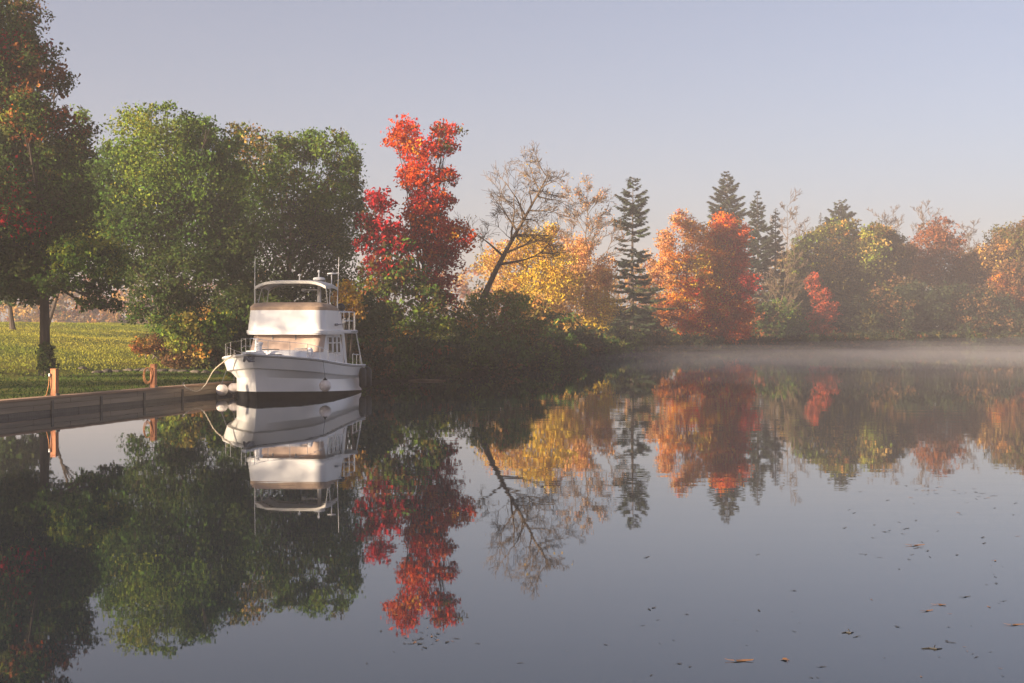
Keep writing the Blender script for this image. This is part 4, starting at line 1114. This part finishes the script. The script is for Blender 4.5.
# right bank broadleaf trees
OL = {'olive': 3, 'lime': 1, 'gold': 1}
leafy("poplar_tree", "broad rounded yellow green tree under the spruce tip, left half lightest", "tree", 830, 254,
      [(807, 243, 11, 9, {'lime': 2, 'olive': 2}), (822, 233, 11, 8, OL), (842, 228, 12, 8, OL), (864, 235, 13, 9, OL), (800, 262, 13, 14, {'lime': 1, 'olive': 2}), (830, 262, 26, 20, OL), (862, 256, 20, 20, OL), (815, 290, 26, 22, {'olive': 3, 'dark': 1}), (852, 290, 26, 22, {'olive': 2, 'dark': 1}), (800, 315, 20, 18, {'dark': 2, 'olive': 1}), (840, 318, 28, 18, {'dark': 2, 'olive': 1})],
      OL, leaf=.25, dens=.95, trunk=.28, group=G_FAR)
leafy("poplar_tree", "rounded olive brown tree adjoining the yellow green one on its right", "tree", 890, 254,
      [(880, 233, 11, 8, {'olive': 2, 'gold': 1}), (893, 240, 10, 9, {'olive': 2, 'brown': 1}), (905, 252, 8, 9, 'brown'), (878, 255, 18, 18, {'olive': 2, 'gold': 1, 'brown': 1}), (900, 262, 12, 18, {'olive': 1, 'brown': 2}), (885, 290, 24, 22, {'olive': 2, 'brown': 2}), (890, 318, 24, 18, {'dark': 2, 'brown': 1})],
      'olive', leaf=.25, dens=.95, trunk=.25, group=G_FAR)
leafy("red_maple", "small salmon red tree glowing low before the yellow green tree", "tree", 820, 236,
      [(812, 282, 7, 8), (820, 296, 11, 9, {'salmon': 2, 'rust': 1}), (826, 312, 13, 10), (814, 324, 13, 9, {'salmon': 2, 'rust': 1}), (826, 334, 14, 8, {'salmon': 1, 'rust': 1})], 'salmon', leaf=.22, dens=.7, trunk=.12, depth=.7, group=G_FAR)
leafy("oak_tree", "rusty brown thin crowned oak on the right of the far bank", "tree", 940, 266,
      [(938, 228, 14, 9, {'rust': 3, 'brown': 1}), (925, 240, 12, 11, 'rust'), (950, 242, 14, 12, 'rust'), (935, 256, 20, 13, {'rust': 2, 'brown': 1}), (958, 262, 13, 12, {'rust': 2, 'brown': 1}), (920, 264, 10, 12, 'rust'), (940, 280, 24, 12, {'rust': 1, 'brown': 2}), (965, 280, 12, 12, 'brown')],
      'rust', leaf=.22, dens=.5, trunk=.25, group=G_FAR, bark='grey_bark')
leafy("oak_tree", "domed olive brown tree cut by the photo's right edge", "tree", 1020, 262,
      [(1015, 236, 20, 12, {'olive': 2, 'brown': 1}), (1035, 238, 22, 14, {'olive': 1, 'brown': 2}), (996, 255, 16, 16, {'brown': 2, 'gold': 1}), (1020, 262, 24, 20, {'olive': 1, 'brown': 2}), (1005, 285, 20, 18, {'rust': 1, 'brown': 1, 'gold': .5}), (1035, 285, 24, 22, 'brown'), (1060, 265, 26, 26, 'brown'), (1015, 305, 22, 14, {'brown': 2, 'dark': 1})],
      'olive', leaf=.25, dens=.95, trunk=.28, group=G_FAR)
leafy("oak_tree", "orange tinged bush sized tree below the dome at the right edge", "tree", 1006, 252, [(1002, 282, 11, 9, {'rust': 1, 'orange': .5, 'brown': 1}), (1014, 292, 11, 9, {'rust': 2, 'brown': 1}), (1006, 300, 14, 9, 'brown')], 'rust', leaf=.22, dens=.6, trunk=.12, group=G_FAR)
for px, Y, path, sd, lab in ((787, 262, [(787, 290), (786, 260), (788, 235), (787, 205)], 21, "leafless tree beside the spruces, bare twigs against the sky"),
                             (887, 292, [(887, 280), (886, 250), (888, 214)], 22, "bare treetop poking out right of the spruce tip"),
                             (925, 290, [(925, 280), (922, 250), (924, 212)], 23, "bare treetop just above the rusty oak's left side"),
                             (970, 288, [(970, 290), (968, 260), (970, 228)], 24, "bare thin tree right of the rusty oak")):
    bare("bare_tree", lab, px, Y, path, sd, spread=.5, levels=4, r0=.2, child=4, bark='grey_bark', up=.6, blen=.26, group="leafless trees on the far bank")
bare("bare_tree", "slanting bare stem below the spruces on the right of the orange maple", 775, 228, [(778, 315), (785, 285), (795, 258)], 31, spread=.5, levels=3, r0=.14, child=5, bark='pale_bark', up=.6, blen=.4, group="leafless trees on the far bank")
leafy("oak_tree", "dull brown tree filling the gap between the rusty oak and the right edge dome", "tree", 978, 280,
      [(972, 262, 12, 12, {'brown': 2, 'olive': 1}), (985, 268, 12, 13, 'brown'), (968, 285, 16, 14, 'brown'), (988, 292, 16, 16, {'brown': 2, 'fir': 1})], 'brown', leaf=.22, dens=.7, trunk=.2, group=G_FAR, bark='grey_bark')
leafy("oak_tree", "dusky olive tree in the gap between the olive brown tree and the rusty oak", "tree", 912, 284,
      [(908, 258, 9, 10, {'olive': 1, 'brown': 1}), (914, 275, 13, 13, {'olive': 1, 'brown': 2}), (905, 295, 16, 14, {'fir': 2, 'brown': 1})], 'olive', leaf=.22, dens=.7, trunk=.2, group=G_FAR, bark='grey_bark')
leafy("birch_tree", "thin yellow green tree between the dark spruces and the yellow green dome", "tree", 788, 258,
      [(786, 262, 9, 10, {'olive': 1, 'gold': 1}), (792, 276, 11, 12, {'olive': 2, 'lime': 1}), (783, 290, 13, 12, 'olive'), (790, 306, 14, 12, {'olive': 2, 'dark': 1})], 'olive', leaf=.22, dens=.55, trunk=.15, group=G_FAR, bark='pale_bark')
leafy("birch_tree", "thin gold and rust tree between the slender spruce and the peach maple", "tree", 655, 200,
      [(652, 268, 8, 10, {'rust': 1, 'pale': 1}), (648, 288, 11, 12, {'gold': 1, 'rust': 1, 'olive': 1}), (656, 306, 12, 12, {'olive': 1, 'rust': 1})], 'gold', leaf=.18, dens=.45, trunk=.12, group=G_FAR, bark='pale_bark')
# waterline bushes on the far bank
bushes = [
    (608, 182, [(600, 335, 18, 12), (615, 325, 16, 16)], {'dark': 2, 'olive': 1}, "dark bush at the foot of the slender spruce, on its left"),
    (645, 188, [(640, 325, 16, 18), (655, 332, 14, 14)], {'dark': 2, 'brown': 1}, "dark bush between the slender spruce and the peach maple"),
    (690, 200, [(680, 338, 18, 9), (700, 340, 16, 8)], {'dark': 2, 'brown': 1}, "low dark bush below the peach maple at the water"),
    (755, 222, [(750, 320, 14, 22, {'rust': 1, 'dark': 2}), (765, 325, 16, 20)], {'dark': 3, 'brown': 1}, "dark bush right under the two dark spruces"),
    (785, 232, [(783, 312, 13, 13, {'lime': 1, 'green': 2}), (790, 330, 16, 14)], {'green': 2, 'dark': 1}, "green bush left of the small salmon red tree"),
    (850, 240, [(843, 318, 18, 18), (862, 322, 18, 18)], {'fir': 3, 'olive': 1}, "dark bush right of the small salmon red tree"),
    (885, 244, [(876, 310, 20, 18), (898, 316, 18, 18)], {'fir': 3, 'brown': 1}, "dark bush below the olive brown tree"),
    (925, 246, [(912, 300, 18, 16), (936, 304, 18, 16), (925, 322, 24, 16)], 'fir', "broad dark bush below the rusty oak"),
    (965, 248, [(956, 302, 18, 18), (978, 308, 18, 18), (966, 325, 22, 14)], {'fir': 3, 'brown': 1}, "dark bush below the gap right of the rusty oak"),
    (1005, 250, [(998, 322, 20, 16), (1020, 325, 20, 16), (1045, 320, 20, 20), (985, 306, 16, 14)], {'fir': 2, 'brown': 1}, "dark bush at the water by the photo's right edge"),
    (575, 158, [(566, 338, 16, 9), (582, 336, 14, 10)], {'dark': 2, 'olive': 1}, "low dark bush under the golden peach tree"),
]
for px, Y, lb, pl, lab in bushes:
    x0 = min(l[0] - l[2] for l in lb); x1 = max(l[0] + l[2] for l in lb)
    low = [((x0 + x1) / 2 + d, 341 - (0 if Y > 200 else -3), (x1 - x0) / 5, 7) for d in (-(x1 - x0) / 4, 0, (x1 - x0) / 4)]
    leafy("shrub", lab, "shrub", px, Y, lb + low, pl, leaf=.2 if Y < 200 else .24, stems=5, dens=.9, group=G_BUSH)

# dark scrub fringing the waterline from the boat to the right edge
def fringe():
    protos = []
    for i in range(6):
        pl = [{'green': 2, 'olive': 1}, {'fir': 3, 'olive': 1}, {'dark': 1, 'bright': 1}, {'fir': 3, 'brown': 1}, {'dark': 2, 'green': 2}, {'fir': 2, 'dark': 1, 'rust': .3}][i]
        x0_, Y_ = 60.0, 262.0; k = Y_ / F; g0 = ground_z(x0_, Y_); c_ = 512 + F * x0_ / Y_
        lb = [(c_ + RNG.uniform(-2.3, 2.3) / k, HOR - (g0 + RNG.uniform(.3, 2.0) - CAMZ) / k, RNG.uniform(1.0, 1.7) / k, RNG.uniform(.7, 1.1) / k) for _ in range(7)]
        protos.append(leafy("shrub", "low scrub overhanging the far waterline", "shrub", c_, Y_, lb, pl, leaf=.17, stems=4, dens=.75, group="low scrub fringing the waterline"))
    n = 0; last = None
    for i, p in enumerate(SHR):
        if p.y < 63 or p.x > 118: continue
        if last is not None and (p - last).length < (2.2 if p.y < 100 else 3.2): continue
        last = p
        o = protos[n] if n < 6 else copy_tree(protos[n % 6] if p.y < 165 else protos[(1, 3, 5)[n % 3]])
        nn = NIN[i]; d = RNG.uniform(.2, 1.4)
        x, y = p.x + nn[0] * d, p.y + nn[1] * d
        sc = RNG.uniform(.55, .95) * (1 if p.y > 100 else .8)
        o.location = (x, y, ground_z(x, y) - .1); o.scale = (sc, sc, sc * RNG.uniform(.8, 1.2)); o.rotation_euler = (0, 0, RNG.uniform(0, 6.28))
        n += 1
fringe()

# far-off wood behind everything: one hazy mass
def far_wood(name, label, segs, pal, leaf, n, thick):
    P, C = [], []
    for (x0, x1, Y, top0, top1) in segs:
        k = Y / F
        m = int(n * (x1 - x0) / 100)
        cl = max(8, int((x1 - x0) * 1.3))
        cx = RNG.uniform(x0, x1, cl); ct = top0 + (top1 - top0) * (cx - x0) / (x1 - x0) + RNG.uniform(-4, 7, cl)
        cyy = RNG.uniform(0, 1, cl) ** .7
        py = ct + cyy * (342 - ct); dy = RNG.uniform(-thick, thick, cl)
        cc = pick_cols(pal, cl)
        idx = RNG.integers(0, cl, m)
        r = RNG.uniform(2.5, 7, cl)
        q = RNG.normal(size=(m, 3)) * .6 * r[idx][:, None] * k
        X = (cx[idx] - 512) * k + q[:, 0]; Yv = Y + dy[idx] + q[:, 1]; Z = CAMZ + (HOR - py[idx]) * k + q[:, 2]
        P.append(np.stack([X, Yv, Z], 1)); C.append(cc[idx] * RNG.uniform(.75, 1.25, (m, 1)))
    P = np.concatenate(P); C = np.concatenate(C)
    o = leaf_mesh(name, P, leaf, C, M['leaf'])
    tag(o, label, "woods", kind="stuff")
far_wood("distant_woods", "pale far off woods and tall reeds beyond the lit grass slope", [(-60, 130, 250, 292, 290), (120, 260, 240, 288, 296), (-60, 260, 330, 268, 272)], {'rust': 1, 'gold': 2, 'brown': 2, 'olive': 1}, .34, 6500, 10)
far_wood("distant_woods", "hazy far off woods behind the yellow and orange trees", [(440, 560, 270, 262, 250), (540, 680, 300, 262, 255), (660, 800, 300, 255, 262), (780, 1060, 305, 265, 262)], {'pale': 1, 'gold': 1, 'olive': 1, 'rust': 1, 'brown': 1}, .36, 5500, 10)

# trees standing left of the frame whose shade falls on the lawn and the boat
for i, (x, y, h, r) in enumerate(((-36, 35, 11.5, 4), (-37, 41, 12, 4.5), (-35.5, 46.5, 11, 4), (-38, 54, 14, 5))):
    k = y / F
    px = 512 + x / y * F
    lobes = [(px + RNG.uniform(-.5, .5) * r / k, HOR - (h * RNG.uniform(.3, .85)) / k, r * .5 / k, r * .45 / k) for _ in range(9)]
    leafy("maple_tree", "dark green maple outside the view left of the dock", "tree", px, y, lobes, 'dark', leaf=.14, dens=.13, trunk=.25, group="maples outside the view")

# ------------------------------------------------------------------ floating leaves and twigs
def leaf_shape(name, kind):
    mb = MB(); n = 9
    pts = []
    for i in range(n):
        a = 2 * math.pi * i / n
        r = 1.0 if i % 2 == 0 else .55
        pts.append(Vector((r * math.cos(a) * (1 if kind else 1.4), r * math.sin(a) * (.9 if kind else .6), .10 * math.cos(a * 2 + kind) + .14)))
    mb.add([Vector((0, 0, .06))] + pts, [(0, 1 + i, 1 + (i + 1) % n) for i in range(n)])
    mb.tube([Vector((-.9, 0, .1)), Vector((-1.5, .2, .16)), Vector((-1.9, .3, .3))], [.05, .04, .03], 4)
    return mb
PROTO = []
for kind in (0, 1):
    for mt in ('dead_leaf', 'dark_leaf'):
        o = leaf_shape("floating_leaf", kind).build("floating_leaf", M[mt]); PROTO.append(o)
used = set()
def put_leaf(px, py, s, which, label, rz=None):
    o = PROTO[which] if which not in used else PROTO[which].copy()
    if which in used: COL.objects.link(o)
    used.add(which)
    p = water_at(px, py)
    o.location = (p.x, p.y, .002); o.scale = (s, s, s * .7); o.rotation_euler = (0, 0, RNG.uniform(0, 6.28) if rz is None else rz)
    tag(o, label, "leaf", "leaves floating on the water")
put_leaf(742, 661, .07, 0, "large brown leaf floating lowest of the big ones, under the water's centre right", .1)
put_leaf(785, 660, .045, 2, "small brown leaf floating just right of the large brown one")
put_leaf(917, 545.5, .075, 0, "brown curled leaf floating alone in the upper right water", .2)
put_leaf(928, 611, .045, 0, "left one of two brown leaves floating end to end at right", .5)
put_leaf(941, 605, .05, 2, "right one of two brown leaves floating end to end at right", .1)
put_leaf(966, 597, .04, 1, "dark leaf floating above and right of the brown pair")
put_leaf(1016, 625, .055, 0, "brown leaf floating at the water's right edge", .1)
spots = []
for _ in range(46): spots.append((RNG.uniform(860, 1020), RNG.uniform(490, 590)))
for _ in range(40): spots.append((RNG.uniform(640, 1020), RNG.uniform(600, 680)))
for _ in range(34): spots.append((RNG.normal(428, 22), RNG.normal(641, 6)))
for _ in range(26): spots.append((RNG.uniform(300, 880), RNG.uniform(500, 670)))
for _ in range(16): spots.append((RNG.uniform(905, 1000), RNG.uniform(485, 500)))
lab = "small dark leaf fleck floating on open water"
for px, py in spots:
    put_leaf(px, py, .010 + .018 * RNG.random() ** 2 + (.012 if py < 560 else 0), [1, 3, 1, 3, 0][RNG.integers(0, 5)], lab)
def twig(px, py, ln, rz, label):
    p = water_at(px, py)
    mb = MB(); mb.tube([(-ln / 2, 0, -.001), (-ln * .1, .02, .001), (ln * .2, -.01, .001), (ln / 2, .02, -.001)], [.003, .006, .006, .003], 5)
    mb.tube([(ln * .1, 0, .01), (ln * .2, .05, .02), (ln * .26, .09, .01)], [.005, .004, .002], 4)
    o = mb.build("floating_twig", M['dark_leaf'], loc=(p.x, p.y, 0.003)); o.rotation_euler = (0, 0, rz)
    tag(o, label, "twig", "twigs floating on the water")
twig(932, 649, .17, -.1, "thin dark twig floating in the lower right corner water")
twig(848, 633, .11, .1, "thin dark twig floating midway between the brown leaves")
# driftwood by the bushes
mb = MB(); p = water_at(425, 381); mb.tube([(-.9, 0, .02), (-.2, .05, .05), (.5, -.03, .04), (1.1, .1, .03)], [.05, .07, .06, .03], 6)
tag(mb.build("driftwood", M['pale_bark'], loc=p), "pale driftwood stick floating right of the boat's stern", "driftwood")

# ------------------------------------------------------------------ haze and mist
def volume(name, color, density, aniso):
    m = bpy.data.materials.new(name); m.use_nodes = True
    n, l = m.node_tree.nodes, m.node_tree.links
    n.remove(n["Principled BSDF"])
    v = n.new("ShaderNodeVolumePrincipled")
    v.inputs["Color"].default_value = (*color, 1); v.inputs["Density"].default_value = density; v.inputs["Anisotropy"].default_value = aniso
    l.new(v.outputs[0], n["Material Output"].inputs["Volume"])
    return m
mb = MB(); mb.box((0, 175, 19.5), (1500, 1000, 46))
o = mb.build("haze", volume("haze", (.93, .86, .90), .00098, .2))
tag(o, kind="stuff")
HZ_MIST = [(23, 146, 17, 36, 1.2, .0022), (44, 170, 22, 38, 1.5, .0024), (76, 192, 32, 48, 1.9, .0024), (125, 204, 34, 46, 1.9, .0024), (60, 156, 24, 46, .9, .0024),
           (14, 112, 9, 30, .9, .0020), (100, 176, 28, 50, 1.0, .0024), (38, 132, 24, 54, .6, .0024), (24, 96, 18, 40, .35, .0022), (70, 128, 26, 48, .5, .0022)]
for i, (x, y, rx, ry, rz, dn) in enumerate(HZ_MIST):
    bm = bmesh.new(); bmesh.ops.create_icosphere(bm, subdivisions=3, radius=1)
    for v in bm.verts: v.co = Vector((v.co.x * rx, v.co.y * ry, v.co.z * rz))
    me = bpy.data.meshes.new("mist"); bm.to_mesh(me); bm.free()
    me.materials.append(volume("mist", (.93, .88, .92), dn, .2))
    o = bpy.data.objects.new("mist", me); COL.objects.link(o); o.location = (x, y, .12)
    tag(o, kind="stuff")
